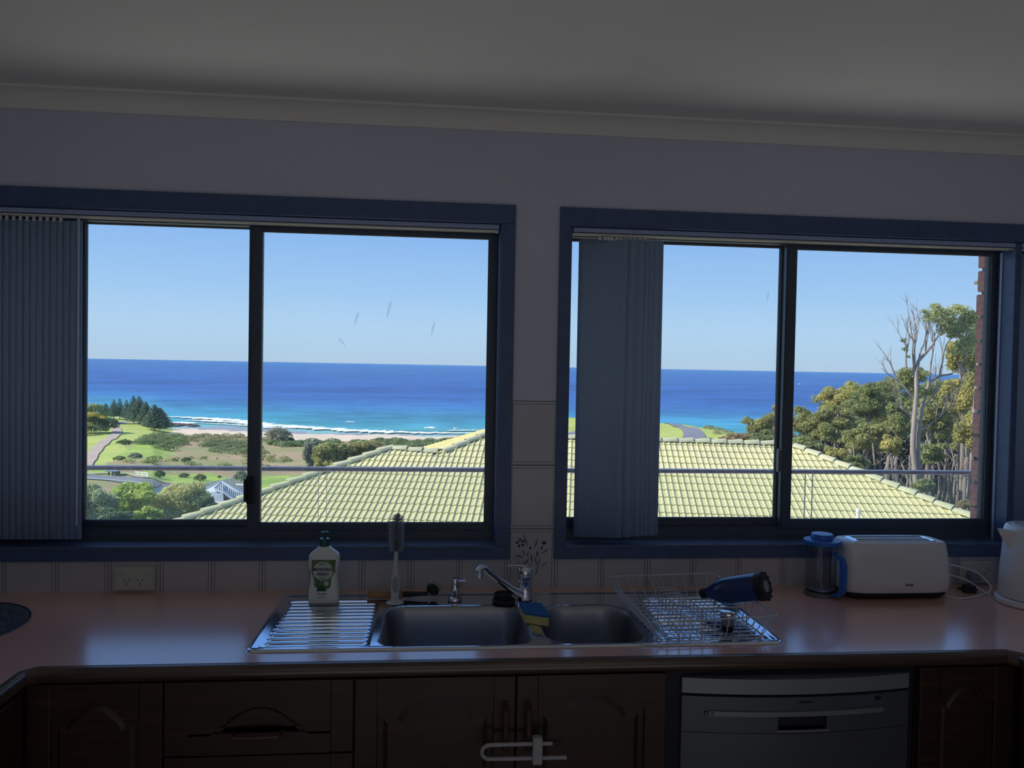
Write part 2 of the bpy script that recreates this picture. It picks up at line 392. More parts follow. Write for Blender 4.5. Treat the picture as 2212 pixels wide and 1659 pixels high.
# ---- windows
def frame_loop(b, x0, x1, z0, z1, y0, y1, w, wb_=None, wt=None, wl=None, wr=None):
    wb_ = wb_ or w; wt = wt or w; wl = wl or w; wr = wr or w
    b.box((x0, y0, z0), (x1, y1, z0+wb_)); b.box((x0, y0, z1-wt), (x1, y1, z1))
    b.box((x0, y0, z0+wb_), (x0+wl, y1, z1-wt)); b.box((x1-wr, y0, z0+wb_), (x1, y1, z1-wt))
def window(n, X0, X1, ax0, ax1, sashes, fr):
    w = thing('window_%d' % n, None, None, ((X0+X1)/2, 0, ZS), kind='structure')
    # architrave pieces, a mitred board on each side
    T = .012
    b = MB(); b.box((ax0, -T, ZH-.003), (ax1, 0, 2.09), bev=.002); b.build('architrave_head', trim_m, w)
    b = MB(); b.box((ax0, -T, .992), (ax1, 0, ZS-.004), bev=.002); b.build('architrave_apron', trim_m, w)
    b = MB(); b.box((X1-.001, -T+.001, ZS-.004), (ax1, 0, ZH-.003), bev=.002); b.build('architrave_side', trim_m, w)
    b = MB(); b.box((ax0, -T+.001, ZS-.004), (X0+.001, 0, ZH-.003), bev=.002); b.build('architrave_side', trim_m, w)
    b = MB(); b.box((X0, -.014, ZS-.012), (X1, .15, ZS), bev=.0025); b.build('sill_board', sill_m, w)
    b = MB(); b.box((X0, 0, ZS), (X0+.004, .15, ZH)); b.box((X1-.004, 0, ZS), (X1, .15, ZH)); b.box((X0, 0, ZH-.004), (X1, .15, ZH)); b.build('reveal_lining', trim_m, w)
    f = MB(); frame_loop(f, X0+.004, fr, ZS, ZH-.004, .072, .140, .022, wl=.006, wr=.003, wb_=.028, wt=.02); 
    for yy in (.084, .104, .124): f.box((X0+.02, yy, ZS+.028), (fr-.02, yy+.003, ZS+.036))
    f.build('window_frame', alu_m, w)
    for (x0, x1, gx0, gx1, z0, z1, gz0, gz1, yc) in sashes:
        s = MB(); frame_loop(s, x0, x1, z0, z1, yc-.011, yc+.011, .02, wb_=gz0-z0, wt=z1-gz1, wl=gx0-x0, wr=x1-gx1)
        s.box((x0+.004, yc-.014, z0+.01), (x0+.007, yc-.011, z1-.01)); s.box((x1-.007, yc-.014, z0+.01), (x1-.004, yc-.011, z1-.01))
        so = s.build('sash', alu_m, w)
        p = MB(); p.box((gx0-.004, yc-.002, gz0-.004), (gx1+.004, yc+.002, gz1+.004)); p.build('glass_pane', glass_m, so)
        r = MB(); frame_loop(r, gx0-.002, gx1+.002, gz0-.002, gz1+.002, yc-.006, yc+.006, .0035); r.build('glazing_bead', rubber_m, so)
    return w
w1 = window(1, W1[0], W1[1], -1.47, .228, [(-1.40, -.558, -1.09, -.595, 1.06, 2.02, 1.090, 2.010, .118), (-.592, .182, -.555, .152, 1.058, 2.02, 1.086, 1.999, .092)], .184)
w2 = window(2, W2[0], W2[1],   .366, 2.075, [(.405, 1.172, .4165, 1.135, 1.062, 2.02, 1.097, 2.007, .118), (1.140, 1.886, 1.177, 1.866, 1.060, 2.02, 1.097, 2.000, .092)], 1.888)
# corner post and fixed end light of window 2
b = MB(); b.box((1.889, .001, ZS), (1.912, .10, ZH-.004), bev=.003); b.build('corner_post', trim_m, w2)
b = MB(); b.box((1.8855, .058, ZS), (1.8885, .068, ZH-.03)); b.build('post_bead', rail_m, w2)
b = MB(); b.box((.1825, .006, ZS), (.1845, .03, ZH-.03)); b.build('side_bead', rail_m, w1)
# catches
b = MB(); b.box((-.592, .066, 1.150), (-.570, .08, 1.236), bev=.003); b.box((-.598, .060, 1.158), (-.588, .07, 1.228), bev=.002); b.build('sash_catch', rubber_m, w1)
b = MB(); b.box((1.122, .066, 1.258), (1.137, .08, 1.336), bev=.003); c_ = b.build('sash_catch', mat('grey_plastic', (.28, .32, .38), .4), w2); c_['label'] = 'grey ribbed catch'
b = MB()
for i in range(9): b.box((1.1245, .0645, 1.264+i*.0075), (1.1345, .066, 1.2675+i*.0075))
b.build('catch_rib', rubber_m, c_)

# dried smears on the panes
sm_m = glass('dried_smear', (.93, .95, .97), .05, blend=.09)
for x_, y_, x2, y2, wd_, win, yy in ((845, 648, 835, 690, .010, w1, .0895), (775, 672, 765, 705, .008, w1, .0895), (940, 692, 930, 730, .008, w1, .0895), (730, 730, 748, 748, .008, w1, .0895), (1661, 628, 1656, 652, .008, w2, .1155)):
    q0 = aty(x_, y_, yy); q1 = aty(x2, y2, yy); b = MB(); leafshape(b, (q0.x, q0.z), (q1.x-q0.x, q1.z-q0.z), math.hypot(q1.x-q0.x, q1.z-q0.z), wd_, yy-.0006); b.build('dried_smear', sm_m, win)
# ---- vertical blinds
slat_me = {}
def slat_mesh(h, w=.127, hang=0):
    key = (round(h, 3), w)
    if key in slat_me: return slat_me[key]
    b = MB(); n = 8; fr = []; bk = []
    for zz in (0, -h):
        R1 = [Vector((-w/2+w*i/n, .0012*(1-((2*i/n)-1)**2), zz)) for i in range(n+1)]
        fr.append(b.ring(R1)); bk.append(b.ring([p+Vector((0, .0012, 0)) for p in R1]))
    b.bridge(fr[0], fr[1], False); b.bridge(bk[0], bk[1], False)
    for i in range(n):
        b.bm.faces.new((fr[0][i], fr[0][i+1], bk[0][i+1], bk[0][i])); b.bm.faces.new((fr[1][i], fr[1][i+1], bk[1][i+1], bk[1][i]))
    b.bm.faces.new((fr[0][0], bk[0][0], bk[1][0], fr[1][0])); b.bm.faces.new((fr[0][n], fr[1][n], bk[1][n], bk[0][n]))
    bmesh.ops.recalc_face_normals(b.bm, faces=b.bm.faces)
    me = bpy.data.meshes.new('slat'); b.bm.to_mesh(me); b.bm.free(); me.materials.append(blind_m)
    me.polygons.foreach_set('use_smooth', [True]*len(me.polygons)); slat_me[key] = me; return me
def blind(label, x0, x1, slats, wand_x):
    t = thing('vertical_blind', label, 'blind', ((x0+x1)/2, .035, ZH-.004), 'vertical blinds on the kitchen windows')
    b = MB(); b.box((x0, .004, 2.017), (x1, .05, ZH-.005), bev=.002); b.build('headrail', rail_m, t)
    b = MB(); b.box((x0+.002, .006, 2.0145), (x1-.002, .048, 2.0171)); b.build('rail_shade_strip', mat('track_shadow', (.06, .075, .13), .6), t)  # dark strip painting the shade under the headrail
    b = MB(); b.box((x0, .012, 2.0100), (x1-.004, .0150, 2.0146)); b.build('gap_light_line', pale_m, t)  # pale strips painting the lines of daylight through the headrail gap
    b = MB(); b.box((x0, .034, 2.0100), (x1-.004, .0370, 2.0146)); b.build('gap_light_line', pale_m, t)
    b = MB(); b.box((x1-.006, .006, 2.009), (x1-.001, .046, 2.032), bev=.001); b.build('end_cap', rail_m, t)
    for (x, ang, zt, zb) in slats:
        o = bpy.data.objects.new('slat', slat_mesh(zt-zb)); COL.objects.link(o); o.parent = t
        o.location = Vector((x, .03, zt))-t.location; o.rotation_euler = (0, random.uniform(-.002, .002), ang)
        c = MB(); c.box((x-.004, .020, zt-.004), (x+.004, .026, zt+.008)); c.cyl((x, .023, zt), (x, .023, 2.012), .0025, n=6); c.build('carrier', white_m, o.parent)
    if wand_x:
        b = MB(); b.cyl((wand_x, -.004, 1.10), (wand_x, .0, 2.012), .0035, n=8); b.build('wand', mat('clear_wand', (.45, .5, .6), .2), t)
    return t
zt = 2.0
sl = [(-1.385+.0188*i, math.radians(-9+.5*math.sin(i*2.1)), zt, 1.052) for i in range(15)]
blind('white headrail blind drawn to the left edge of the left window', W1[0]+.006, .178, sl, -1.062)
offs = [0, .020, .032, .043, .062, .074, .094, .112, .127, .150, .163]
sl = [(.4975+o_*.88, math.radians(-9 if i == 0 else -19+5*math.sin(i*2.7)), zt, 1.052+.001*i) for i, o_ in enumerate(offs)]
sl += [(1.968, math.radians(-4), zt, 1.052)]
blind('blind with slats gathered beside the pillar in the right window', W2[0]+.008, W2[1]-.004, sl, None)

# ---- outer brick leaf and eaves
brick_m = mat('dark_red_brick', (.66, .34, .27), .85, col2=(.42, .22, .20), vscale=40, bump=.4, bscale=60)
mortar_m = mat('mortar', (.30, .28, .25), .9, var=.2)
b = MB()
b.box((-3.2, .155, -.4), (5.5, .26, 1.03)); b.box((-3.2, .155, 2.062), (5.5, .26, 2.45)); b.box((-3.2, .155, 1.03), (-1.46, .26, 2.062)); b.box((.2, .155, 1.03), (.402, .26, 2.062)); b.box((1.962, .160, 1.03), (5.5, .255, 2.062))
leaf = b.build('wall_outer', mortar_m); leaf['kind'] = 'structure'
bb = MB(); bb.box((-.115, -.055, -.038), (.115, .055, .038), bev=.004)
bmesh.ops.recalc_face_normals(bb.bm, faces=bb.bm.faces); bme = bpy.data.meshes.new('brick'); bb.bm.to_mesh(bme); bme.materials.append(brick_m)
zz = 1.03; r_ = 0
while zz < 2.06:
    for kx in range(2):
        o = bpy.data.objects.new('brick', bme); COL.objects.link(o); o.parent = leaf
        o.location = Vector((1.947+.115+.24*kx+random.uniform(-.002, .002), .2065, zz+.043))-leaf.location
        o.rotation_euler = (0, random.uniform(-.006, .006), random.uniform(-.01, .01))
        if r_ % 2: o.scale = (1.0, 1, 1)
    zz += .086; r_ += 1
b = MB(); b.box((-3.2, .26, 2.45), (5.5, .86, 2.47)); b.box((-3.2, .86, 2.40), (5.5, .885, 2.56)); b.build('trim_4', mat('eave_white', (.7, .7, .68), .6, var=.05))['kind'] = 'structure'

# ---- balcony
deck_m = mat('balcony_tiles', (.78, .76, .70), .6, var=.12, vscale=6)
b = MB(); b.box((-6, .26, -.25), (7, 2.12, -.02)); dk = b.build('floor_balcony', deck_m); dk['kind'] = 'structure'
t = thing('glass_balustrade', 'frameless glass balcony balustrade with a slim steel handrail outside both windows', 'balustrade', (.8, 2.05, -.02))
b = MB(); b.box((-6, 2.025, .979), (7, 2.075, 1.001), bev=.003); b.build('handrail', mat('handrail_steel', (.32, .30, .36), .35, .8, var=.3, vscale=30), t)
gx = [-6.07, -3.42, -.648, 1.0+.0, 2.228, 4.9]
gx = [-3.53, -.648, 2.228, 5.1]
for a_, b_ in zip(gx, gx[1:]):
    q = MB(); q.box((a_+.0215, 2.044, .03), (b_-.0215, 2.056, .975)); p_ = q.build('glass_panel', bal_m, t)
    q = MB(); q.box((a_+.0215, 2.0435, .03), (a_+.0235, 2.0565, .975)); q.build('glass_edge', mat('glass_edge', (.30, .42, .40), .15), p_)
    q = MB(); q.box((b_-.0235, 2.0435, .03), (b_-.0215, 2.0565, .975)); q.build('glass_edge', MATS['glass_edge'], p_)
    for x in (a_+.45, b_-.45):
        q = MB(); q.cyl((x, 2.05, -.02), (x, 2.05, .10), .025, n=16); q.build('spigot', chrome_m, t)

# ------------------------------------------------------------------ worktop and cabinets
ZT = .9
t = thing('worktop', 'salmon brown laminate worktop with a dark timber front edge running under both windows', 'worktop', (0, -.3, .864))
b = MB()
def slab(x0, y0, x1, y1): b.box((x0, y0, .866), (x1, y1, ZT))
SX0, SX1, SY0, SY1 = -.43, .868, -.502, -.085
slab(XL+.002, SY1, XR-.002, -.0035); slab(XL+.002, SY0, SX0, SY1); slab(SX1, SY0, XR-.002, SY1); slab(XL+.002, -.575, XR-.002, SY0)
slab(XL+.002, -3.0, -.914, -.575); slab(1.468, -3.0, XR-.002, -.575)
for cx, sgn in ((-.914, 1), (1.468, -1)):
    b.prism([(cx, -.575, .866), (cx+sgn*.028, -.575, .866), (cx, -.603, .866)], (0, 0, ZT-.866))
b.build('laminate_top', lam_m, t)
def sweep(b, path, prof):
    rings = []
    n = len(path)
    for i in range(n):
        p = Vector((*path[i], 0)); a = Vector((*path[max(i-1, 0)], 0)); c = Vector((*path[min(i+1, n-1)], 0))
        d1 = (p-a).normalized() if i > 0 else (c-p).normalized(); d2 = (c-p).normalized() if i < n-1 else d1
        n1 = Vector((d1.y, -d1.x, 0)); n2 = Vector((d2.y, -d2.x, 0)); mm_ = (n1+n2).normalized(); s = 1/max(.3, mm_.dot(n1))
        rings.append(b.ring([p+mm_*o*s+Vector((0, 0, z)) for o, z in prof]))
    for A, B in zip(rings, rings[1:]): b.bridge(A, B)
    b.cap(rings[0], True); b.cap(rings[-1])
path = [(-.914, -3.0), (-.914, -.603), (-.886, -.575), (1.44, -.575), (1.468, -.603), (1.468, -3.0)]
prof = [(0, .8995), (.0015, .8975), (.003, .8995), (.010, .8992), (.015, .897), (.018, .892), (.0195, .885), (.0195, .876), (.018, .870), (.014, .866), (0, .864)]
b = MB(); sweep(b, path, prof); b.build('timber_edge', woodh_m, t, smooth=True)

def arched_door(x0, x1, z0, z1, sh, ap, yb=-.585, name='door', parent=None, handle=None, rise=True):
    """frame-and-panel front with a cathedral arch; front face at y = yb"""
    st = .052; b = MB(); y0, y1 = yb, yb+.018
    b.box((x0, y0, z0), (x0+st, y1, z1), bev=.002); b.box((x1-st, y0, z0), (x1, y1, z1), bev=.002); b.box((x0+st, y0, z0), (x1-st, y1, z0+.05))
    xa, xb_ = x0+st, x1-st; fl = (xb_-xa)*.16; N = 14
    arc = [(xa, sh), (xa+fl, sh)]+[(xa+fl+(xb_-xa-2*fl)*i/N, sh+(ap-sh)*math.sin(PI*i/N)**.8) for i in range(1, N)]+[(xb_-fl, sh), (xb_, sh)]
    for (p, q) in zip(arc, arc[1:]):
        b.prism([(p[0], y0, p[1]), (q[0], y0, q[1]), (q[0], y0, z1), (p[0], y0, z1)], (0, .018, 0))
    o = b.build(name, wood_m, parent)
    p_ = MB(); p_.box((xa, yb+.010, z0+.05), (xb_, yb+.015, ap+.004)); 
    ins = .012; zi0 = z0+.05+ins
    A = [(xa+ins, yb+.0105, zi0)]+[(min(max(x, xa+ins), xb_-ins), yb+.0105, z-ins) for x, z in arc]+[(xb_-ins, yb+.0105, zi0)]
    cx = (xa+xb_)/2; cz = (z0+ap)/2
    B_ = [(cx+(x-cx)*.90, yb+.006, cz+(z-cz)*.955) for x, y, z in A]
    ra, rb = p_.ring([Vector(v) for v in A]), p_.ring([Vector(v) for v in B_]); p_.bridge(ra, rb); p_.cap(rb)
    p_.build('panel', wood_m, o)
    return o
cab_names = []
def cabinet(x0, x1, label, fronts):
    t = thing('base_cabinet', label, 'cabinet', ((x0+x1)/2, -.3, 0), 'stained timber cabinets under the worktop')
    b = MB(); b.box((x0, -.565, .1), (x0+.016, -.02, .862)); b.box((x1-.016, -.565, .1), (x1, -.02, .862)); b.box((x0+.016, -.565, .1), (x1-.016, -.02, .116)); b.box((x0+.016, -.03, .116), (x1-.016, -.02, .862)); b.build('carcass', wood_m, t)
    b = MB(); b.box((x0, -.53, 0.001), (x1, -.515, .1)); b.build('kickboard', rubber_m, t)
    for f in fronts: f(t)
    return t
hand_m = mat('wooden_handle', (.10, .05, .035), .35, var=.2, vscale=10)
def vhandle(x, z1, z0, p):
    b = MB(); b.tube([(x, -.587, z1), (x, -.612, z1-.006), (x, -.618, (z0+z1)/2), (x, -.612, z0+.006), (x, -.587, z0)], .0065, n=8); b.build('handle', hand_m, p, smooth=True)
def hhandle(x0, x1, z, p):
    b = MB(); b.tube([(x0, -.587, z), (x0+.006, -.610, z), ((x0+x1)/2, -.614, z), (x1-.006, -.610, z), (x1, -.587, z)], .0055, n=8); b.build('handle', hand_m, p, smooth=True)
g_ = .0015
cabinet(-.911, -.613, 'narrow dark timber cabinet in the left corner under the worktop', [lambda t: arched_door(-.911+g_, -.613-g_, .12, .860, .775, .822, parent=t)])
cabinet(-.6125, -.185, 'dark timber drawer unit left of the sink doors', [
    lambda t: hhandle(-.455, -.345, .7415, arched_door(-.6125+g_, -.185-g_, .690, .860, .735, .808, name='drawer', parent=t)),
    lambda t: hhandle(-.455, -.345, .58, arched_door(-.6125+g_, -.185-g_, .50, .686, .56, .640, name='drawer', parent=t)),
    lambda t: hhandle(-.455, -.345, .35, arched_door(-.6125+g_, -.185-g_, .12, .496, .40, .45, name='drawer', parent=t))])
cabinet(-.1845, .560, 'dark timber sink cabinet with two arched doors under the bowls', [
    lambda t: vhandle(.168, .795, .69, arched_door(-.1845+g_, .194-g_, .12, .860, .775, .824, parent=t)),
    lambda t: vhandle(.222, .795, .69, arched_door(.194+g_, .560-g_, .12, .860, .775, .824, parent=t))])
cabinet(1.207, 1.462, 'dark timber cabinet right of the dishwasher', [lambda t: arched_door(1.207+g_, 1.462-g_, .12, .860, .775, .822, parent=t)])
for x0, x1, nm, lab in ((XL+.01, -.914, 'side_cabinet', 'timber cabinet run under the left worktop return'), (1.466, XR-.01, 'side_cabinet', 'timber cabinet run under the right worktop return')):
    t = thing(nm, lab, 'cabinet', ((x0+x1)/2, -1.8, 0), 'stained timber cabinets under the worktop')
    b = MB(); b.box((x0, -3.0, .1), (x1, -.60, .862)); b.build('carcass', wood_m, t)
    b = MB(); b.box((x0, -3.0, .001), (x1, -.60, .099)); b.build('kickboard', rubber_m, t)
    xf = x1 if x1 < 0 else x0; s = 1 if x1 < 0 else -1
    for k in range(4):
        y1 = -.62-.46*k; b = MB(); b.box((min(xf, xf+s*.016), y1-.45, .12), (max(xf, xf+s*.016), y1, .855), bev=.003); b.build('door', wood_m, t)

# white U-shaped child lock on the sink cabinet handles
t = thing('cabinet_lock', 'white U-shaped plastic child lock looped through the two sink cabinet handles', 'lock', (.2, -.62, .70))
lk_m = mat('lock_plastic', (.42, .42, .45), .4, var=.02)
b = MB(); zc = .7015; pts = [(.276, -.628, .7175)]+[(.131-.019*math.sin(a), -.628, zc+.0165*math.cos(a)) for a in [PI*i/10 for i in range(11)]]+[(.31, -.628, .6835)]
b.tube(pts, .0048, n=8); b.build('bar', lk_m, t, smooth=True)
b = MB(); b.box((.229, -.640, .672), (.2525, -.617, .735), bev=.004); b.build('slide', lk_m, t)

# ---- dishwasher
dw_m = mat('dishwasher_steel', (.11, .12, .14), .42, .3, var=.05, vscale=3, stretch=(1, 1, 30))  # silver steel darkened in its colour for the dim light down here
dk_m = mat('black_recess', (.010, .013, .024), .6)
t = thing('dishwasher', 'silver dishwasher with a bowed front between the sink doors and the right cabinet', 'dishwasher', (.89, -.3, 0))
b = MB(); b.box((.563, -.56, .02), (1.205, -.02, .862)); b.build('body', dk_m, t)
def bowed(b, x0, x1, z0, z1, proud=0, back=-.562, xc=.893, W=.293, n=16):
    fr = lambda x: -.572-.026*(1-((x-xc)/W)**2)-proud
    xs = [x0+(x1-x0)*i/n for i in range(n+1)]
    lo = b.ring([(x, fr(x), z0) for x in xs]); hi = b.ring([(x, fr(x), z1) for x in xs]); lo2 = b.ring([(x, back, z0) for x in xs]); hi2 = b.ring([(x, back, z1) for x in xs])
    for i in range(n):
        for A, B in ((lo, hi), (hi, hi2), (hi2, lo2), (lo2, lo)): b.bm.faces.new((A[i], A[i+1], B[i+1], B[i]))
    b.bm.faces.new((lo[0], hi[0], hi2[0], lo2[0])); b.bm.faces.new((lo[n], lo2[n], hi2[n], hi[n]))
b = MB(); bowed(b, .602, 1.186, .806, .843); b.build('top_trim', mat('dishwasher_top', (.26, .28, .31), .4, .2, var=.03), t)  # top strip dimmed in its colour too
b = MB(); bowed(b, .602, 1.186, .7585, .799); bowed(b, .602, .836, .7115, .7585); bowed(b, .960, 1.186, .7115, .7585); bowed(b, .836, .960, .7115, .7195, back=-.565); b.build('control_panel', dw_m, t, smooth=True)
b = MB(); bowed(b, .602, 1.186, .12, .710); b.build('door', dw_m, t, smooth=True)
b = MB(); bowed(b, .665, 1.110, .7535, .7650, proud=.005, back=-.566); b.build('grip_strip', mat('grip_silver', (.24, .25, .27), .4, .2), t, smooth=True)
b = MB(); bowed(b, .836, .960, .7195, .7535, proud=-.014, back=-.5615); b.build('handle_pocket', dk_m, t)
b = MB(); bowed(b, .830, .966, .7150, .7195, proud=.005, back=-.566); b.build('pocket_lip', mat('grip_silver', (.6, .61, .63)), t)
b = MB(); bowed(b, 1.0, 1.108, .770, .797, proud=.0012, back=-.5625); d_ = b.build('display', mat('display_grey', (.10, .11, .14), .25), t)
b = MB(); bowed(b, 1.088, 1.104, .783, .793, proud=.0020, back=-.5635); b.build('readout', rubber_m, d_)
b = MB()
for i in range(7): b.box((.8885+i*.0048, -.5988, .7845), (.8885+i*.0048+.0034, -.5975, .7895))
b.build('logo', rubber_m, t)['kind'] = 'stuff'
b = MB(); b.cyl((.881, -.597, .787), (.881, -.5988, .787), .004, n=16); b.build('logo_mark', mat('display_grey', (0, 0, 0)), t)
for x in (.625, .640): 
    b = MB(); bowed(b, x+.03, x+.037, .7555, .7630, proud=.0065, back=-.566); b.build('button', dw_m, t)

# ---- the sink: one pressed sheet
X0, X1, Y0, Y1 = -.452, .888, -.518, -.062
nx, ny = 448, 154
xs = np.linspace(X0, X1, nx); ys = np.linspace(Y0, Y1, ny); GX, GY = np.meshgrid(xs, ys, indexing='ij')
def rr(x, y, x0, x1, y0, y1, r):
    qx = np.abs(x-(x0+x1)/2)-(x1-x0)/2+r; qy = np.abs(y-(y0+y1)/2)-(y1-y0)/2+r
    return np.minimum(np.maximum(qx, qy), 0)+np.hypot(np.maximum(qx, 0), np.maximum(qy, 0))-r
def ss(a, b_, v):
    v = np.clip((v-a)/(b_-a), 0, 1); return v*v*(3-2*v)
d = rr(GX, GY, X0, X1, Y0, Y1, .02)
# pull the corner vertices in to the rounded outline
out = d > 0
if out.any():
    cxx = np.clip(GX, X0+.02, X1-.02); cyy = np.clip(GY, Y0+.02, Y1-.02); vx, vy = GX-cxx, GY-cyy; L = np.hypot(vx, vy)+1e-9
    GX = np.where(out, cxx+vx/L*.02, GX); GY = np.where(out, cyy+vy/L*.02, GY); d = np.minimum(d, 0)
e = -d
H = .9005+.0055*ss(0, .006, e)-.0035*ss(.014, .026, e)
dr = [(-.428, -.158), (.590, .862)]
sdA = [rr(GX, GY, a, b_, -.502, -.118, .025) for a, b_ in dr]
for sd_, (a, b_) in zip(sdA, dr):
    H = H-.0045*ss(0, .014, -sd_)
    for k in range(13):
        yc = -.484+.0282*k
        w = np.exp(-((GY-yc)/.0052)**2)*ss(a+.010, a+.022, GX)*(1-ss(b_-.020, b_-.008, GX)); H = H+.0034*w
b1 = rr(GX, GY, -.136, .246, -.498, -.182, .06); b2 = rr(GX, GY, .283, .548, -.496, -.192, .085)
for sd_ in (b1, b2):
    q = -sd_; H = H-.004*ss(-.008, .004, q)-.155*ss(.0, .036, q)**.8*(q > 0)-.004*ss(.03, .13, q)
t = thing('kitchen_sink', 'stainless steel double bowl sink with a ribbed drainer at each end, set in the worktop', 'sink', ((X0+X1)/2, (Y0+Y1)/2, .9))
cxf = (GX[:-1, :-1]+GX[1:, 1:])/2; cyf = (GY[:-1, :-1]+GY[1:, 1:])/2
reg = np.zeros(cxf.shape, int)
for i, s in ((1, sdA[0]), (2, sdA[1]), (3, b1), (4, b2)): reg[(s[:-1, :-1]+s[1:, 1:])/2 < (.0 if i < 3 else .004)] = i
V = np.stack([GX, GY, H], -1).reshape(-1, 3)-np.array(t.location); ids = np.arange(nx*ny).reshape(nx, ny)
Fq = np.stack([ids[:-1, :-1], ids[1:, :-1], ids[1:, 1:], ids[:-1, 1:]], -1)
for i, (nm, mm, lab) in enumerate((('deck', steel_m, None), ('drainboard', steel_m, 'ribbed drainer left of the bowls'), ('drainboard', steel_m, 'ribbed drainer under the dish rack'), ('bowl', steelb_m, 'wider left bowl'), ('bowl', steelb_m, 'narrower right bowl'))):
    f = Fq[reg == i]; u, inv = np.unique(f, return_inverse=True); me = bpy.data.meshes.new(nm)
    me.from_pydata(V[u].tolist(), [], inv.reshape(-1, 4).tolist()); o = link_mesh(nm, me, mm, t, smooth=True)
    if lab: o['label'] = lab
for cx, cy in ((.055, -.335), (.415, -.34)):
    b = MB(); b.lathe([(.038, 0), (.038, .002), (.030, .003), (.026, .0), (.006, .0), (.005, .004), (.0, .0045)], (cx, cy, .7405), n=28, caps=False); b.build('waste_strainer', chrome_m, t, smooth=True)
ZK = .9045
# ---- things on the sink -------------------------------------------------
# washing-up liquid bottle
t = thing('soap_bottle', 'white dishwashing liquid bottle with a green label and dark green cap on the left drainer', 'bottle', (-.3205, -.137, ZK))
bcx, bcy = -.3205, -.137; wy = .046
S = [(0, .076, .038, 5), (.003, .085, wy, 5), (.03, .084, wy, 5), (.055, .079, wy, 5), (.078, .0735, wy, 5), (.092, .077, wy, 5), (.108, .085, wy, 5), (.130, .0865, wy, 5), (.137, .0845, .044, 4.5), (.142, .078, .042, 4), (.157, .040, .034, 3), (.163, .028, .028, 2)]
b = MB(); b.loft([(ZK+z, wx, w, p, bcx, bcy) for z, wx, w, p in S], n=40); b.build('bottle_body', mat('bottle_plastic', (.80, .80, .78), .35), t, smooth=60)
gc_m = mat('dark_green_cap', (.02, .09, .07), .35)
b = MB(); b.lathe([(.0145, .160), (.0148, .163), (.0148, .180), (.0135, .184), (.005, .184), (.0045, .194), (.0105, .197), (.0115, .200), (.0105, .203), (.004, .2045), (.0, .2065)], (bcx, bcy, ZK), n=28, caps=False); b.build('cap', gc_m, t, smooth=True)
yl = bcy-wy/2-.0004
def px3(x, y, yy=None): return aty(x, y, yl if yy is None else yy)
lg_m = mat('label_green', (.16, .26, .10), .4, col2=(.06, .14, .06), vscale=60)
lw_m = mat('label_pale', (.62, .66, .58), .4, var=.05); lt_m = mat('label_navy', (.015, .05, .07), .4)
def crop(x, y): return 640+x*.1085, 1140+y*.1085
b = MB(); b.prism([px3(*crop(x, y)) for x, y in ((308, 640), (785, 640), (775, 890), (725, 950), (695, 1010), (688, 1150), (650, 1210), (560, 1235), (430, 1225), (350, 1160), (352, 1010), (335, 960), (300, 900))], (0, .0004, 0)); lb = b.build('label', lg_m, t)
b = MB(); cc = crop(530, 865); b.prism([px3(cc[0]+21.5*math.cos(2*PI*i/32), cc[1]+20*math.sin(2*PI*i/32), yl-.0003) for i in range(32)], (0, .0002, 0)); b.build('label_disc', lw_m, lb)
def arcstrip(b, cx, cy, r, a0, a1, w, yy):
    n = 12; P1 = []; P2 = []
    for i in range(n+1):
        a = math.radians(a0+(a1-a0)*i/n); ww = w*math.sin(PI*i/n)+.15
        P1.append((cx+(r+ww/2)*math.cos(a), cy-(r+ww/2)*math.sin(a))); P2.append((cx+(r-ww/2)*math.cos(a), cy-(r-ww/2)*math.sin(a)))
    b.prism([px3(x, y, yy) for x, y in P1+P2[::-1]], (0, .0002, 0))
b = MB(); arcstrip(b, cc[0], cc[1], 15.5, 50, 130, 1.6, yl-.0006); b.build('label_arc', lt_m, lb); b = MB(); arcstrip(b, cc[0], cc[1], 16.5, 235, 305, 1.6, yl-.0006); b.build('label_arc', lt_m, lb)
q = px3(*crop(530, 835), yl-.0006); text_mesh('MORNING', .0128, 'label_word', lt_m, lb, q, shear=.12, sx=.93, bold=.0003)
q = px3(*crop(525, 930), yl-.0006); text_mesh('FRESH', .0128, 'label_word', lt_m, lb, q, shear=.12, sx=.93, bold=.0003)
b = MB(); c_ = crop(500, 1220); b.prism([px3(c_[0]+x, c_[1]+y, yl-.0006) for x, y in ((-11, 5), (-8, -3), (-3, -7), (0, -10), (4, -6), (9, -2), (11, 5))], (0, .0002, 0)); b.build('label_leaf', mat('label_dark_green', (.02, .07, .04), .4), lb)
b = MB(); c_ = crop(600, 1120); b.prism([px3(c_[0]+5*math.cos(a), c_[1]+5*math.sin(a)-1, yl-.0007) for a in [2*PI*i/16 for i in range(16)]], (0, .0002, 0)); b.build('label_badge', lw_m, lb)
q = px3(*crop(500, 1318), yl-.0003); text_mesh('Original', .0085, 'label_word', lt_m, t, q, shear=.3)
q = px3(*crop(505, 1390), yl-.0003); b = MB(); b.box((q.x-.0135, q.y-.0002, q.z-.0006), (q.x+.0135, q.y+.0002, q.z+.0006)); b.build('label_rule', lt_m, t)

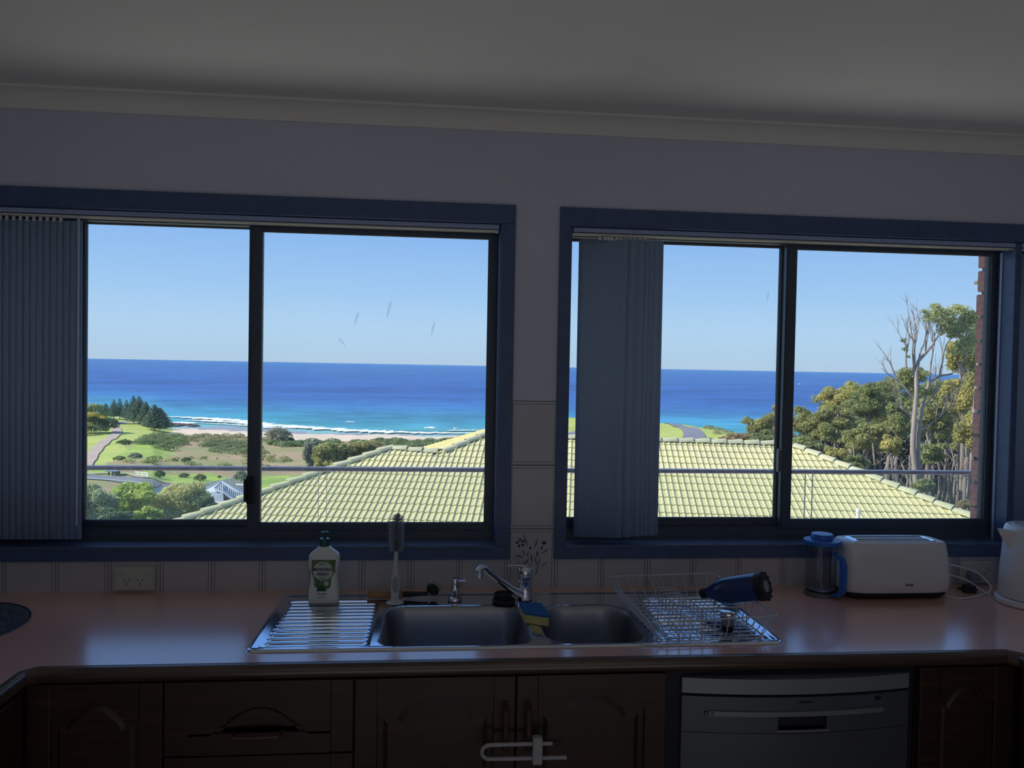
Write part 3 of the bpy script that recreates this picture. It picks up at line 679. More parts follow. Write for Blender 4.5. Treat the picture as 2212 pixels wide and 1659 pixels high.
# bottle brush standing on a suction foot
t = thing('bottle_brush', 'tall grey-bristled bottle brush standing on its suction foot behind the left bowl', 'brush', (-.117, -.15, ZK))
bx, by = -.117, -.152
b = MB(); b.lathe([(.026, 0), (.0255, .0015), (.018, .004), (.012, .008), (.011, .014)], (bx, by, ZK), n=28); b.build('suction_foot', mat('foot_plastic', (.55, .56, .56), .4), t, smooth=True)
b = MB(); b.loft([(ZK+z, w, w*.9, 2.2, bx+dx, by) for z, w, dx in ((.012, .021, 0), (.02, .024, 0), (.028, .0225, 0), (.0285, .025, 0), (.045, .0265, .001), (.065, .024, .001), (.09, .018, .001), (.115, .0140, .001), (.140, .0125, .002), (.150, .0125, .002))], n=20); b.build('handle', mat('brush_handle', (.62, .64, .66), .35), t, smooth=True)
b = MB(); b.prism([(bx+.001+.0085*math.cos(a), by-.0125, ZK+.055+.024*math.sin(a)) for a in [2*PI*i/20 for i in range(20)]], (0, .006, 0)); b.build('grip_inlay', mat('brush_inlay', (.36, .38, .37), .6), t)
b = MB(); b.cyl((bx+.002, by, ZK+.148), (bx+.003, by, ZK+.240), .0028, n=8)
b.build('core', mat('brush_core', (.10, .12, .16), .5), t)
b = MB(); zc0 = ZK+.152
for k in range(900):
    z = zc0+.084*random.random(); a = random.uniform(0, 2*PI); L = .0238*random.uniform(.86, 1.1)*(1.0-.16*(1-(z-zc0)/.084)); dz = random.uniform(-.0045, .001)
    p0 = Vector((bx+.002, by, z)); p1 = p0+Vector((L*math.cos(a), L*math.sin(a), dz)); b.tube([p0, p1], .00065, n=3, caps=False)
for k in range(90):
    a = random.uniform(0, 2*PI); el_ = random.uniform(.2, 1.5); L = random.uniform(.019, .024); p0 = Vector((bx+.003, by, zc0+.084)); p1 = p0+Vector((L*math.cos(a)*math.cos(el_), L*math.sin(a)*math.cos(el_), L*math.sin(el_))); b.tube([p0, p1], .0007, n=3, caps=False)
b.build('bristles', mat('grey_bristles', (.40, .44, .52), .6), t)['kind'] = 'stuff'

# wooden handled dish brush lying behind
t = thing('dish_brush', 'wooden handled dish brush with a round black head lying behind the left bowl', 'brush', (-.1, -.112, ZK))
yb = -.112
b = MB(); b.lathe([(.006, 0), (.0105, .006), (.0125, .02), (.0125, .06), (.0115, .10), (.0105, .103)], (-.200, yb, ZK+.0125), n=16, axis=Vector((1, 0, 0))); b.build('handle', mat('beech_wood', (.42, .21, .10), .5, var=.25, vscale=20, stretch=(1, 8, 8)), t, smooth=True)
b = MB(); b.lathe([(.0085, 0), (.0085, .02), (.006, .055), (.006, .075)], (-.097, yb, ZK+.012), n=14, axis=Vector((1, 0, 0.02))); b.lathe([(.017, 0), (.0195, .004), (.0195, .012), (.017, .015)], (-.013, yb-.008, ZK+.022), n=28, axis=Vector((.55, .65, .5)).normalized()); b.build('head', rubber_m, t, smooth=True)
b = MB(); ax = Vector((.60, .45, .62)).normalized(); c_ = Vector((-.006, yb+.004, ZK+.029)); u_ = ax.cross(Vector((0, 0, 1))).normalized(); v_ = ax.cross(u_)
for k in range(420):
    r = .016*math.sqrt(random.random()); a = random.uniform(0, 2*PI); o_ = u_*math.cos(a)*r+v_*math.sin(a)*r; p0 = c_+o_; p1 = p0+(ax*.021+o_*.55)*random.uniform(.85, 1.1)
    b.tube([p0, p1], .00045, n=3, caps=False)
b.build('bristles', mat('pale_bristles', (.62, .58, .50), .6), t)['kind'] = 'stuff'

# small filter tap
t = thing('filter_tap', 'short chrome tap with a side lever between the brushes and the mixer', 'tap', (.056, -.135, ZK))
b = MB(); b.lathe([(.021, 0), (.021, .004), (.019, .009), (.012, .012), (.0115, .030), (.0125, .032), (.0115, .036), (.010, .05), (.010, .064), (.0085, .066)], (.056, -.135, ZK), n=24); b.build('tap_body', chrome_m, t, smooth=True)
b = MB(); b.tube([(.060, -.135, ZK+.056), (.074, -.140, ZK+.0575), (.088, -.145, ZK+.0585)], [.0028, .0026, .0036], n=8); b.build('lever', chrome_m, t, smooth=True)

# mixer tap
mx_, my_ = .263, -.128
t = thing('mixer_tap', 'chrome single lever mixer tap with its spout swung over the left bowl', 'tap', (mx_, my_, ZK))
b = MB(); b.lathe([(.024, 0), (.024, .005), (.0222, .008), (.0222, .055), (.0212, .056), (.0212, .058), (.0228, .059), (.0232, .080), (.021, .092), (.014, .099), (0, .101)], (mx_, my_, ZK), n=32, caps=False); b.build('tap_body', chrome_m, t, smooth=True)
b = MB(); P0 = Vector((mx_-.012, my_-.012, ZK+.018)); E_ = aty(1038, 1231, -.235)
pts = [P0, P0.lerp(E_, .25)+Vector((0, 0, -.002)), P0.lerp(E_, .55)+Vector((0, 0, .003)), P0.lerp(E_, .8)+Vector((0, 0, .009)), E_+Vector((.012, 0.006, .006)), E_+Vector((-.002, 0, .0035)), E_+Vector((-.006, -.002, -.004))]
b.tube(pts, [.0135, .0115, .0095, .009, .0085, .0085, .0088], n=14); b.build('spout', chrome_m, t, smooth=True)
b = MB(); n0 = E_+Vector((-.003, 0, 0)); b.lathe([(.0095, -.022), (.0105, -.021), (.0105, -.012), (.0095, -.011), (.0095, .0)], n0, n=20); b.build('aerator', chrome_m, t, smooth=True)
b = MB(); L0 = Vector((mx_+.004, my_, ZK+.094)); L1 = aty(1093, 1222, my_-.03)
b.tube([L0+Vector((.012, 0, -.008)), L0, L0.lerp(L1, .45)+Vector((0, 0, .002)), L1], [.012, .0115, .0062, .0042], n=10); b.build('lever', chrome_m, t, smooth=True)
b = MB(); b.cyl((mx_-.013, my_-.0185, ZK+.083), (mx_-.0145, my_-.0210, ZK+.083), .0035, n=12); b.build('index_button', rubber_m, t)

# black plugs
for nm, r, z, lab, ox in (('sink_plug', .034, 0, 'wider black rubber sink plug under the smaller one beside the mixer', 0), ('sink_plug', .0265, .0115, 'smaller black rubber sink plug stacked on the wider one beside the mixer', -.003)):
    t = thing(nm, lab, 'plug', (.198+ox, -.163, ZK+z), 'sink plugs stacked beside the mixer')
    b = MB(); h_ = .011 if z == 0 else .017; b.lathe([(r*.9, 0), (r, .002), (r, h_-.002), (r*.93, h_), (r*.80, h_), (r*.76, h_-.003), (0, h_-.003)], (.198+ox, -.163, ZK+z), n=36, caps=False); b.build('plug_body', rubber_m, t, smooth=True)
    b = MB(); b.tube([(.198+ox+.006*math.cos(a), -.163, ZK+z+h_-.0025+.004*math.sin(a)) for a in [PI*i/8 for i in range(9)]], .0009, n=6); b.build('plug_ring', rubber_m, t)

# sponge
t = thing('sponge', 'yellow sponge with a blue scouring top resting between the two bowls', 'sponge', (.265, -.33, ZK))
P = [atz(x, y, .928) for x, y in ((1122, 1304), (1168, 1305), (1186, 1331), (1182, 1333), (1133, 1326))]
c_ = sum(P, Vector())/5; Q = [Vector((p.x, p.y, ZK+.0015)) for p in P]
def slabpoly(b, P, z0, z1, jit=0):
    n = 6; pts = []
    for p, q in zip(P, P[1:]+P[:1]):
        for i in range(n): r_ = p.lerp(q, i/n); pts.append((r_.x+random.uniform(-jit, jit), r_.y+random.uniform(-jit, jit)))
    A = b.ring([(x, y, z0) for x, y in pts]); B = b.ring([(x, y, z1) for x, y in pts]); b.bridge(A, B); b.cap(A, True); b.cap(B)
b = MB(); slabpoly(b, Q, ZK-.0008, .926); b.build('foam', mat('yellow_foam', (.72, .66, .28), .9, var=.15, vscale=120, bump=.5, bscale=250), t)
b = MB(); slabpoly(b, [Vector((c_.x+(p.x-c_.x)*1.01, c_.y+(p.y-c_.y)*1.01, 0)) for p in P], .926, .932, .0008); b.build('scourer', mat('blue_scourer', (.03, .17, .50), .9, var=.25, vscale=200, bump=.6, bscale=300), t)

# ---- dish rack
wire_m = mat('coated_wire', (.55, .58, .68), .3, var=.03)
t = thing('dish_rack', 'pale coated wire dish rack standing on the right drainer', 'dish rack', (.70, -.32, ZK))
RB = Vector((.512, -.118, .966)); RBR = Vector((.850, -.092, .966)); RF = Vector((.530, -.535, .966)); RFR = Vector((.876, -.495, .966))
bz = .911
BB = Vector((.545, -.165, bz)); BBR = Vector((.835, -.145, bz)); BF = Vector((.566, -.515, bz)); BFR = Vector((.842, -.498, bz))
def loopwire(b, C4, r, rad=.014):
    pts = []
    n = len(C4)
    for i in range(n):
        p, a, c = C4[i], C4[i-1], C4[(i+1) % n]; d1 = (a-p).normalized(); d2 = (c-p).normalized()
        for k in range(5):
            s_ = k/4; pts.append((p+d1*rad*(1-s_)**2+d2*rad*s_**2))
    b.tube(pts, r, n=8, closed=True)
b = MB(); loopwire(b, [RB, RBR, RFR, RF], .0022, .012); b.build('rim_wire', wire_m, t, smooth=True)
b = MB(); loopwire(b, [BB, BBR, BFR, BF], .0018); b.build('base_ring', wire_m, t, smooth=True)
def uwire(a, b0, b1, c, r=.0013):
    """rim - base - base - rim wire with rounded bends"""
    q = MB(); q.tube([a, a.lerp(b0, .85), b0.lerp(b1, .025), b0.lerp(b1, .975), c.lerp(b1, .85), c], r, n=6); return q.build('cross_wire', wire_m, t, smooth=True)
for i in range(11):                       # side-to-side wires
    s_ = (i+.5)/11; uwire(RB.lerp(RF, s_), BB.lerp(BF, s_), BBR.lerp(BFR, s_), RBR.lerp(RFR, s_))
for i in range(9):                        # back-to-front wires
    s_ = (i+.6)/9.2; uwire(RB.lerp(RBR, s_), BB.lerp(BBR, s_)+Vector((0, 0, -.0026)), BF.lerp(BFR, s_)+Vector((0, 0, -.0026)), RF.lerp(RFR, s_))
for i in range(9):                        # plate loops
    s_ = (i+.5)/12; c_ = BB.lerp(BF, s_).lerp(BBR.lerp(BFR, s_), .46); w = .030; h = .036
    q = MB(); pts = [c_+Vector((-w, 0, 0))]+[c_+Vector((-w+.008-.008*math.cos(a), 0, h-.008+.008*math.sin(a))) for a in (0, PI/4, PI/2)]+[c_+Vector((w-.008+.008*math.cos(a), 0, h-.008+.008*math.sin(a))) for a in (PI/2, PI/4, 0)]+[c_+Vector((w, 0, 0))]
    q.tube(pts, .0016, n=6); q.build('plate_loop', wire_m, t, smooth=True)
# cutlery compartment at the front
ya = -.425; q = MB(); p0 = BB.lerp(BF, .75); p1 = BBR.lerp(BFR, .75)
A0 = p0+Vector((.02, 0, 0)); A1 = p0+Vector((.02, 0, .052)); B1 = p1+Vector((-.012, 0, .052)); B0 = p1+Vector((-.012, 0, 0))
q.tube([A0, A1+Vector((0, 0, -.008)), A1+Vector((.008, 0, 0)), B1+Vector((-.008, 0, 0)), B1+Vector((0, 0, -.008)), B0], .0018, n=6); q.build('divider_wire', wire_m, t, smooth=True)
for i in range(7):
    s_ = (i+1)/8; q = MB(); a_ = A1.lerp(B1, s_); q.cyl(a_, Vector((a_.x, a_.y, bz)), .0012, n=6); q.build('divider_upright', wire_m, t)
for px_ in (.56, .83):
    for py_ in (-.17, -.49):
        q = MB(); q.cyl((px_, py_, ZK+.0003), (px_, py_, bz), .0045, n=10); q.build('foot', mat('foot_cap', (.45, .46, .5), .5), t)

# navy bottle lying across the rack
Bc = aty(1655, 1266, -.385); Nc = aty(1529, 1281, -.275); axb = (Bc-Nc).normalized(); Lb = (Bc-Nc).length
t = thing('water_bottle', 'navy blue insulated bottle lying tilted across the dish rack', 'bottle', tuple(Nc.lerp(Bc, .5)-Vector((0, 0, .035))))
b = MB(); b.lathe([(.014, .0), (.0175, .006), (.022, .016), (.031, .034), (.0365, .055), (.0375, .075), (.0375, Lb-.022)], Nc, n=36, axis=axb); b.build('bottle_body', mat('navy_lacquer', (.012, .035, .16), .22, coat=.5), t, smooth=True)
b = MB(); b.lathe([(.0380, Lb-.022), (.0388, Lb-.018), (.0388, Lb-.004), (.034, Lb+.001), (.020, Lb+.001), (.020, Lb-.001), (0, Lb-.001)], Nc, n=36, axis=axb, caps=False); b.build('base_sleeve', rubber_m, t, smooth=True)
b = MB(); b.lathe([(.0165, Lb-.001), (.0165, Lb+.0015), (0, Lb+.0015)], Nc, n=28, axis=axb, caps=False); b.build('base_badge', mat('badge_grey', (.25, .27, .28), .6), t)
Qm = axb.to_track_quat('Z', 'Y').to_matrix(); b = MB()
for i in range(12):
    a = 2*PI*i/12; p = Nc+Qm @ Vector((.0365*math.cos(a), .0365*math.sin(a), Lb-.001)); b.sphere(p, .0045, 1)
b.build('sleeve_grips', rubber_m, t)
b = MB(); b.lathe([(.0125, -.020), (.0140, -.018), (.0140, .002)], Nc, n=24, axis=axb); b.build('neck', rubber_m, t, smooth=True)
# little lidded pot
t = thing('stopper_cup', 'small dark cup with a shiny chrome top standing in the front of the dish rack', 'cup', (.757, -.458, .9135))
b = MB(); b.lathe([(.012, 0), (.0145, .003), (.016, .018)], (.757, -.458, .9135), n=24); b.build('cup_base', rubber_m, t, smooth=True)
b = MB(); b.lathe([(.016, .018), (.0175, .044)], (.757, -.458, .9135), n=24); b.build('cup_wall', mat('smoky_plastic', (.16, .17, .20), .2), t, smooth=True)
b = MB(); b.lathe([(.0195, .044), (.0205, .047), (.0200, .053), (.015, .056), (0, .0565)], (.757, -.458, .9135), n=28, caps=False); b.build('chrome_top', chrome_m, t, smooth=True)

# ---- round woven placemat at the left
t = thing('placemat', 'round dark blue-grey woven placemat on the left of the worktop', 'placemat', (-1.25, -.30, ZT+.0005))
R_ = .195; c_ = Vector((-1.257, -.300, ZT+.001)); mat_m = mat('woven_vinyl', (.13, .17, .25), .45, col2=(.04, .055, .09), vscale=90)
b = MB(); b.lathe([(R_, 0), (R_, .002), (0, .002)], c_, n=72, caps=False); b.build('mat_base', mat_m, t)
b = MB(); st = .0135
for i in range(-15, 16):
    for j in range(-15, 16):
        x = i*st; y = j*st
        if math.hypot(x, y) > R_-.008: continue
        hz = ((i+j) % 4) < 2
        w, h = (.0115, .0055) if hz else (.0055, .0115)
        b.box((c_.x+x-w/2, c_.y+y-h/2, c_.z+.0018), (c_.x+x+w/2, c_.y+y+h/2, c_.z+.0034), rz=.35)
b.build('weave', mat_m, t)['kind'] = 'stuff'
b = MB(); b.tube([(c_.x+(R_-.002)*math.cos(a), c_.y+(R_-.002)*math.sin(a), c_.z+.0022) for a in [2*PI*i/72 for i in range(72)]], .0022, n=6, closed=True); b.build('binding', mat('mat_binding', (.02, .03, .05), .5), t)

# ---- power points
def outlet(cx, cz, label):
    t = thing('power_outlet', label, 'power outlet', (cx, -.0095, cz), 'double wall sockets in the tiled splashback')
    cream = mat('outlet_plastic', (.55, .56, .50), .4)
    b = MB(); b.box((cx-.058, -.0165, cz-.036), (cx+.058, -.0048, cz+.036), bev=.003); b.box((cx-.053, -.0185, cz-.031), (cx+.053, -.016, cz+.031), bev=.001); b.build('faceplate', cream, t)
    for s in (-1, 1):
        b = MB(); b.lathe([(.0085, 0), (.0085, .002), (.006, .003)], (cx+s*.040, -.0185, cz+.017), n=16, axis=Vector((0, -1, 0))); b.box((cx+s*.040-.0035, -.0235, cz+.0145), (cx+s*.040+.0035, -.0205, cz+.0195)); b.build('switch', cream, t)
        x = cx+s*.019
        for (dx, dz, an) in ((-.006, -.003, -.5), (.006, -.003, .5), (0, -.015, 0)):
            q = MB(); v = Vector((math.sin(an), 0, math.cos(an)))*.0035; u = Vector((v.z, 0, -v.x)).normalized()*.0009; p = Vector((x+dx, -.0187, cz+dz))
            q.prism([p-v-u, p-v+u, p+v+u, p+v-u], (0, -.0003, 0)); q.build('pin_slot', rubber_m, t)
    return t
outlet(-.893, .9415, 'cream double power outlet in the tiles left of the sink')
outlet(1.775, .9415, 'pale double power outlet behind the cords between toaster and kettle')

# ---- coffee press
t = thing('coffee_press', 'glass coffee press with a blue plunger lid and blue handle beside the toaster', 'coffee press', (1.2, -.10, ZT))
cx, cy = 1.196, -.098; cg = glass('carafe_glass', (.94, .96, .98), .12); blue_m = mat('blue_plastic', (.025, .14, .55), .35)
b = MB(); b.lathe([(.0, .012), (.043, .012), (.0455, .016), (.0455, .150), (.0485, .160), (.0475, .161), (.044, .150), (.044, .0145), (0, .0145)], (cx, cy, ZT), n=40, caps=False); b.build('carafe', cg, t, smooth=True)
b = MB(); b.lathe([(.050, 0), (.050, .004), (.047, .010), (.046, .012), (.030, .012), (.030, .0)], (cx, cy, ZT+.0005), n=40, caps=False); b.build('base', mat('clear_base', (.10, .11, .12), .15), t, smooth=True)
b = MB(); b.lathe([(.0435, .157), (.054, .159), (.0555, .164), (.054, .171), (.034, .175), (.0335, .186), (.031, .190), (0, .191)], (cx, cy, ZT), n=40, caps=False); b.build('lid', blue_m, t, smooth=True)
b = MB(); b.cyl((cx, cy, ZT+.02), (cx, cy, ZT+.16), .0022, n=8); b.lathe([(.042, .018), (.042, .022), (.004, .024)], (cx, cy, ZT), n=32); b.build('plunger', steelb_m, t)
b = MB(); hu = Vector((.42, -.907, 0)); hp = [Vector((cx, cy, ZT+z))+hu*r_ for r_, z in ((.046, .136), (.060, .133), (.073, .125), (.079, .104), (.079, .055), (.077, .026), (.066, .013), (.045, .010))]
rings = []
for i, p in enumerate(hp):
    a = Vector(hp[max(i-1, 0)]); c2 = Vector(hp[min(i+1, len(hp)-1)]); tt = (c2-a).normalized(); w_ = Vector((.907, .42, 0)); n_ = tt.cross(w_).normalized(); h1 = .0075 if 2 < i < 6 else .004
    rings.append(b.ring([Vector(p)+n_*h1*x+w_*.0085*y for x, y in ((-1, -1), (1, -1), (1.2, 0), (1, 1), (-1, 1))]))
for A, B in zip(rings, rings[1:]): b.bridge(A, B)
b.cap(rings[0], True); b.cap(rings[-1]); b.build('handle', blue_m, t, smooth=True)

# ---- toaster
tx, ty, trz = 1.417, -.1065, math.radians(-.3)
t = thing('toaster', 'long white two-slot toaster between the coffee press and the kettle', 'toaster', (tx, ty, ZT)); toaster_t = t
b = MB(); b.loft([(ZT+.022, .330, .126, 5, tx, ty), (ZT+.026, .338, .132, 5, tx, ty), (ZT+.06, .346, .138, 5, tx, ty), (ZT+.120, .340, .134, 5, tx-.002, ty), (ZT+.160, .328, .130, 5, tx-.004, ty), (ZT+.170, .322, .126, 5, tx-.004, ty), (ZT+.174, .314, .118, 5, tx-.004, ty)], n=72); b.build('shell', mat('toaster_white', (.74, .75, .78), .3, coat=.2), t, smooth=50)
b = MB(); b.loft([(ZT+.006, .300, .108, 6, tx, ty), (ZT+.010, .318, .118, 6, tx, ty), (ZT+.0225, .326, .124, 5, tx, ty)], n=60); b.build('base', rubber_m, t, smooth=50)
b = MB()
for sx_ in (-1, 1):
    for sy_ in (-1, 1): b.cyl((tx+sx_*.12, ty+sy_*.035, ZT+.0003), (tx+sx_*.12, ty+sy_*.035, ZT+.007), .009, n=12)
b.build('rubber_feet', rubber_m, t)
b = MB(); b.loft([(ZT+.1735, .270, .082, 8, tx-.004, ty), (ZT+.1765, .262, .076, 8, tx-.004, ty)], n=48); b.build('slot_plate', steel_m, t, smooth=30)
for s in (-1, 1):
    b = MB(); b.box((tx-.118, ty+s*.019-.0085, ZT+.1757), (tx+.108, ty+s*.019+.0085, ZT+.1769)); b.build('bread_slot', dk_m, t)
    b = MB(); frame_loop(b, tx-.122, tx+.112, ty+s*.019-.012, ty+s*.019+.012, 0, 1, .002) if False else b.tube([(tx-.120, ty+s*.019-.010, ZT+.1772), (tx+.110, ty+s*.019-.010, ZT+.1772), (tx+.110, ty+s*.019+.010, ZT+.1772), (tx-.120, ty+s*.019+.010, ZT+.1772)], .0012, n=6, closed=True); b.build('slot_rim', chrome_m, t)
b = MB(); b.box((tx+.008, ty-.0705, ZT+.045), (tx+.034, ty-.0675, ZT+.052), bev=.001); b.build('badge', mat('badge_dark', (.2, .2, .22), .4), t)
b = MB(); b.box((tx+.168, ty-.012, ZT+.10), (tx+.182, ty+.012, ZT+.108), bev=.002); b.build('lever', white_m, t)

# ---- kettle
kx, ky = 1.800, -.215
t = thing('kettle', 'white plastic jug kettle with a spout facing left at the right end of the worktop', 'kettle', (kx, ky, ZT)); kettle_t = t
km = mat('kettle_white', (.78, .79, .82), .3, coat=.2)
b = MB(); b.lathe([(.088, 0), (.092, .003), (.092, .016), (.086, .019)], (kx, ky, ZT+.0003), n=48); b.build('power_base', km, t, smooth=True)
b = MB(); b.loft([(ZT+.021, .160, .160, 2.1, kx, ky), (ZT+.025, .168, .165, 2.1, kx, ky), (ZT+.10, .162, .160, 2.1, kx+.001, ky), (ZT+.17, .152, .152, 2.1, kx+.002, ky), (ZT+.222, .148, .148, 2.1, kx+.002, ky), (ZT+.232, .142, .142, 2.1, kx+.002, ky), (ZT+.240, .132, .132, 2.1, kx+.003, ky)], n=56); b.build('jug', km, t, smooth=50)
b = MB(); A = b.ring([(kx-.068, ky-.022, ZT+.225), (kx-.112, ky-.002, ZT+.231), (kx-.112, ky+.002, ZT+.231), (kx-.068, ky+.022, ZT+.225)]); B = b.ring([(kx-.068, ky-.018, ZT+.17), (kx-.071, ky-.002, ZT+.165), (kx-.071, ky+.002, ZT+.165), (kx-.068, ky+.018, ZT+.17)])
M1 = b.ring([(kx-.068, ky-.020, ZT+.20), (kx-.094, ky-.002, ZT+.198), (kx-.094, ky+.002, ZT+.198), (kx-.068, ky+.020, ZT+.20)])
b.bridge(A, M1); b.bridge(M1, B); b.cap(A); b.cap(B, True); b.build('spout', km, t, smooth=True)
b = MB(); b.lathe([(.056, .2395), (.054, .2425), (.045, .2425), (.042, .239), (0, .239)], (kx+.004, ky, ZT), n=40, caps=False); b.build('lid', mat('kettle_lid', (.55, .57, .60), .35), t, smooth=True)
b = MB(); b.box((kx-.012, ky-.0835, ZT+.065), (kx+.012, ky-.078, ZT+.165), bev=.004); b.build('water_gauge', mat('gauge_grey', (.36, .38, .36), .3), t)
b = MB(); b.cyl((kx-.002, ky-.0795, ZT+.048), (kx-.002, ky-.0855, ZT+.048), .009, n=20); b.build('gauge_end', mat('gauge_dark', (.2, .21, .2), .4), t)
b = MB(); b.tube([(kx+.060, ky-.03, ZT+.228), (kx+.10, ky-.05, ZT+.235), (kx+.122, ky-.06, ZT+.205), (kx+.122, ky-.06, ZT+.10), (kx+.100, ky-.05, ZT+.05), (kx+.072, ky-.035, ZT+.045)], .011, n=10); b.build('handle', km, t, smooth=True)
b = MB(); b.box((kx-.03, ky-.0845, ZT+.026), (kx+.0, ky-.081, ZT+.030)); b.build('badge', mat('badge_dark', (.2, .2, .22), .4), t)

# ---- cords and plug
def smooth_pts(P, n=8):
    P = [Vector(p) for p in P]; out = []
    for i in range(len(P)-1):
        p0 = P[max(i-1, 0)]; p1 = P[i]; p2 = P[i+1]; p3 = P[min(i+2, len(P)-1)]
        for k in range(n):
            s = k/n; out.append(.5*((2*p1)+(p2-p0)*s+(2*p0-5*p1+4*p2-p3)*s*s+(3*p1-p0-3*p2+p3)*s**3))
    return out+[P[-1]]
def cord(name, label, pts, parent, r=.0028):
    b = MB(); b.tube(smooth_pts(pts), r, n=8); o = b.build(name, white_m, parent, smooth=True); return o
Z3 = ZT+.0032
cord('power_cord', 'white cord looping from behind the toaster and curling back along the worktop', [(1.60, -.05, .99), aty(2100, 1232, -.06), aty(2132, 1256, -.09), aty(2141, 1270, -.11), atz(2133, 1280, Z3), atz(2118, 1286, Z3), atz(2095, 1291, Z3), (1.60, -.165, Z3), (1.55, -.10, Z3)], toaster_t)
cord('power_cord', 'white cord running straight down from the toaster towards the kettle base', [(1.60, -.04, .96), aty(2085, 1252, -.06), aty(2110, 1268, -.09), atz(2128, 1279, Z3), atz(2140, 1284, Z3)], kettle_t)
t = thing('power_plug', 'dark plug resting on the worktop behind the loop of cord', 'plug', tuple(atz(2093, 1279, ZT+.0005)))
b = MB(); p = Vector(t.location); b.loft([(p.z, .040, .030, 3, p.x, p.y), (p.z+.012, .044, .034, 3, p.x, p.y), (p.z+.022, .034, .026, 3, p.x, p.y)], n=20); b.build('plug_body', rubber_m, t, smooth=True)
b = MB(); b.cyl((p.x-.018, p.y, p.z+.012), (p.x-.036, p.y+.004, p.z+.011), .004, n=8); b.build('cord_grip', rubber_m, t)
t = thing('plug_adaptor', 'clear blue-grey plug pushed into the outlet behind the cords', 'plug', (1.735, -.019, .936))
b = MB(); b.loft([(.922, .034, .030, 3, 1.752, -.037), (.926, .040, .034, 3, 1.752, -.037), (.944, .040, .034, 3, 1.752, -.037), (.949, .032, .030, 3, 1.752, -.037)], n=20); b.build('plug_body', mat('plug_grey', (.22, .26, .36), .3), t, smooth=True)


# ================================================================== OUTSIDE
# ------------------------------------------------------------------ neighbour's tiled roof
RA = math.radians(10.4); RP = math.radians(22)
uv_ = Vector((math.cos(RA), -math.sin(RA), 0)); bk = Vector((math.sin(RA), math.cos(RA), 0)); upv = bk*math.cos(RP)+Vector((0, 0, math.sin(RP))); rn = uv_.cross(upv)
dref = ray(1106, 1120); O = CAM+dref*(17.8/dref.y)
def rp(px, py): return atplane(px, py, O, rn)
def uvw(p): q = p-O; return (q.dot(uv_), q.dot(upv))
def fromuv(u, v, h=0): return O+uv_*u+upv*v+rn*h
rtile_m = mat('pale_green_roof_tile', (.72, .65, .31), .75, col2=(.60, .55, .30), vscale=1.3, bump=.15, bscale=30, ramp=(.3, .7))
rcap_m = mat('pale_green_ridge_cap', (.66, .63, .37), .75, col2=(.56, .54, .34), vscale=2.5, bump=.2, bscale=25)
dark_m = mat('roof_bedding', (.10, .11, .12), .9, var=.3)
pxs = [(846, 968), (955, 978), (1150, 898), (1221, 947), (1710, 962), (2098, 1119)]
poly = [uvw(rp(*p)) for p in pxs]
a0 = uvw(rp(400, 1123)); d_ = ((a0[0]-poly[0][0]), (a0[1]-poly[0][1])); L0 = (poly[0][0]+d_[0]*1.55, poly[0][1]+d_[1]*1.55)
d2 = (poly[5][0]-poly[4][0], poly[5][1]-poly[4][1]); R0 = (poly[4][0]+d2[0]*1.55, poly[4][1]+d2[1]*1.55)
vb = min(L0[1], R0[1]); 
poly2 = [(L0[0], vb), L0]+poly[:5]+[R0, (R0[0], vb)]
def inside(P, x, y):
    c = False; n = len(P); j = n-1
    for i in range(n):
        if ((P[i][1] > y) != (P[j][1] > y)) and (x < (P[j][0]-P[i][0])*(y-P[i][1])/(P[j][1]-P[i][1]+1e-12)+P[i][0]): c = not c
        j = i
    return c
house = thing('neighbour_house', 'neighbouring house below the balcony with a pale green tiled hip roof', 'house', tuple(fromuv(0, 0, -.4)))
# battens/deck under the tiles, side and far slopes, walls
b = MB(); zb_ = fromuv(0, vb).z
A = [fromuv(u, v, -.035) for u, v in poly2]; bm_ = b.ring(A); b.bm.faces.new(bm_); b.build('roof_underlay', dark_m, house)
C_, D_ = rp(955, 978), rp(1150, 898); nl = (D_-C_).cross(bk).normalized(); F2 = atplane(880, 975, C_, nl)
lf = MB(); n_ = 26
for i in range(n_):                            # courses of the left-facing slope, seen edge on
    s0, s1 = i/n_, (i+1)/n_; pA0, pA1 = C_.lerp(D_, s0), C_.lerp(D_, s1); pB0, pB1 = F2.lerp(D_, s0), F2.lerp(D_, s1)
    up_ = nl if nl.z > 0 else -nl
    lf.prism([pA0+up_*.03, pB0+up_*.03, pB1, pA1], -up_*.03)
lf.build('left_slope', rtile_m, house)
b = MB(); A_, B__ = fromuv(*L0), fromuv(*poly[0]); E__ = fromuv(*poly[4]); G__ = fromuv(*R0)
dn = Vector((0, 0, -1))
b.prism([A_, B__, B__+bk*1.5-uv_*.2+dn*.6, A_+bk*3-uv_*1+dn*.5], (0, 0, -.05))
b.prism([E__, G__, G__+bk*4+uv_*.5+dn*.2, E__+bk*2+dn*.75], (0, 0, -.05))
b.prism([B__, fromuv(*poly[1]), fromuv(*poly[1])+bk*2+dn*.8, B__+bk*2+dn*.8], (0, 0, -.05))
b.prism([fromuv(*poly[3]), E__, E__+bk*3+dn*1.2, fromuv(*poly[3])+bk*3+dn*1.2], (0, 0, -.05))
b.build('far_slope', rtile_m, house)
b = MB(); q0 = fromuv(L0[0]+.6, vb+.6); q1 = fromuv(R0[0]-.6, vb+.6)
b.prism([q0+dn*3.4, q1+dn*3.4, q1+dn*.15, q0+dn*.15], bk*.25); b.build('wall', brick_m, house)
b = MB(); g0 = fromuv(L0[0], vb-.05); g1 = fromuv(R0[0], vb-.05); b.prism([g0+dn*.02, g0-bk*.12+dn*.02, g0-bk*.12+dn*.13, g0+dn*.13], g1-g0); b.build('gutter', mat('green_gutter', (.30, .34, .24), .5, var=.05), house)
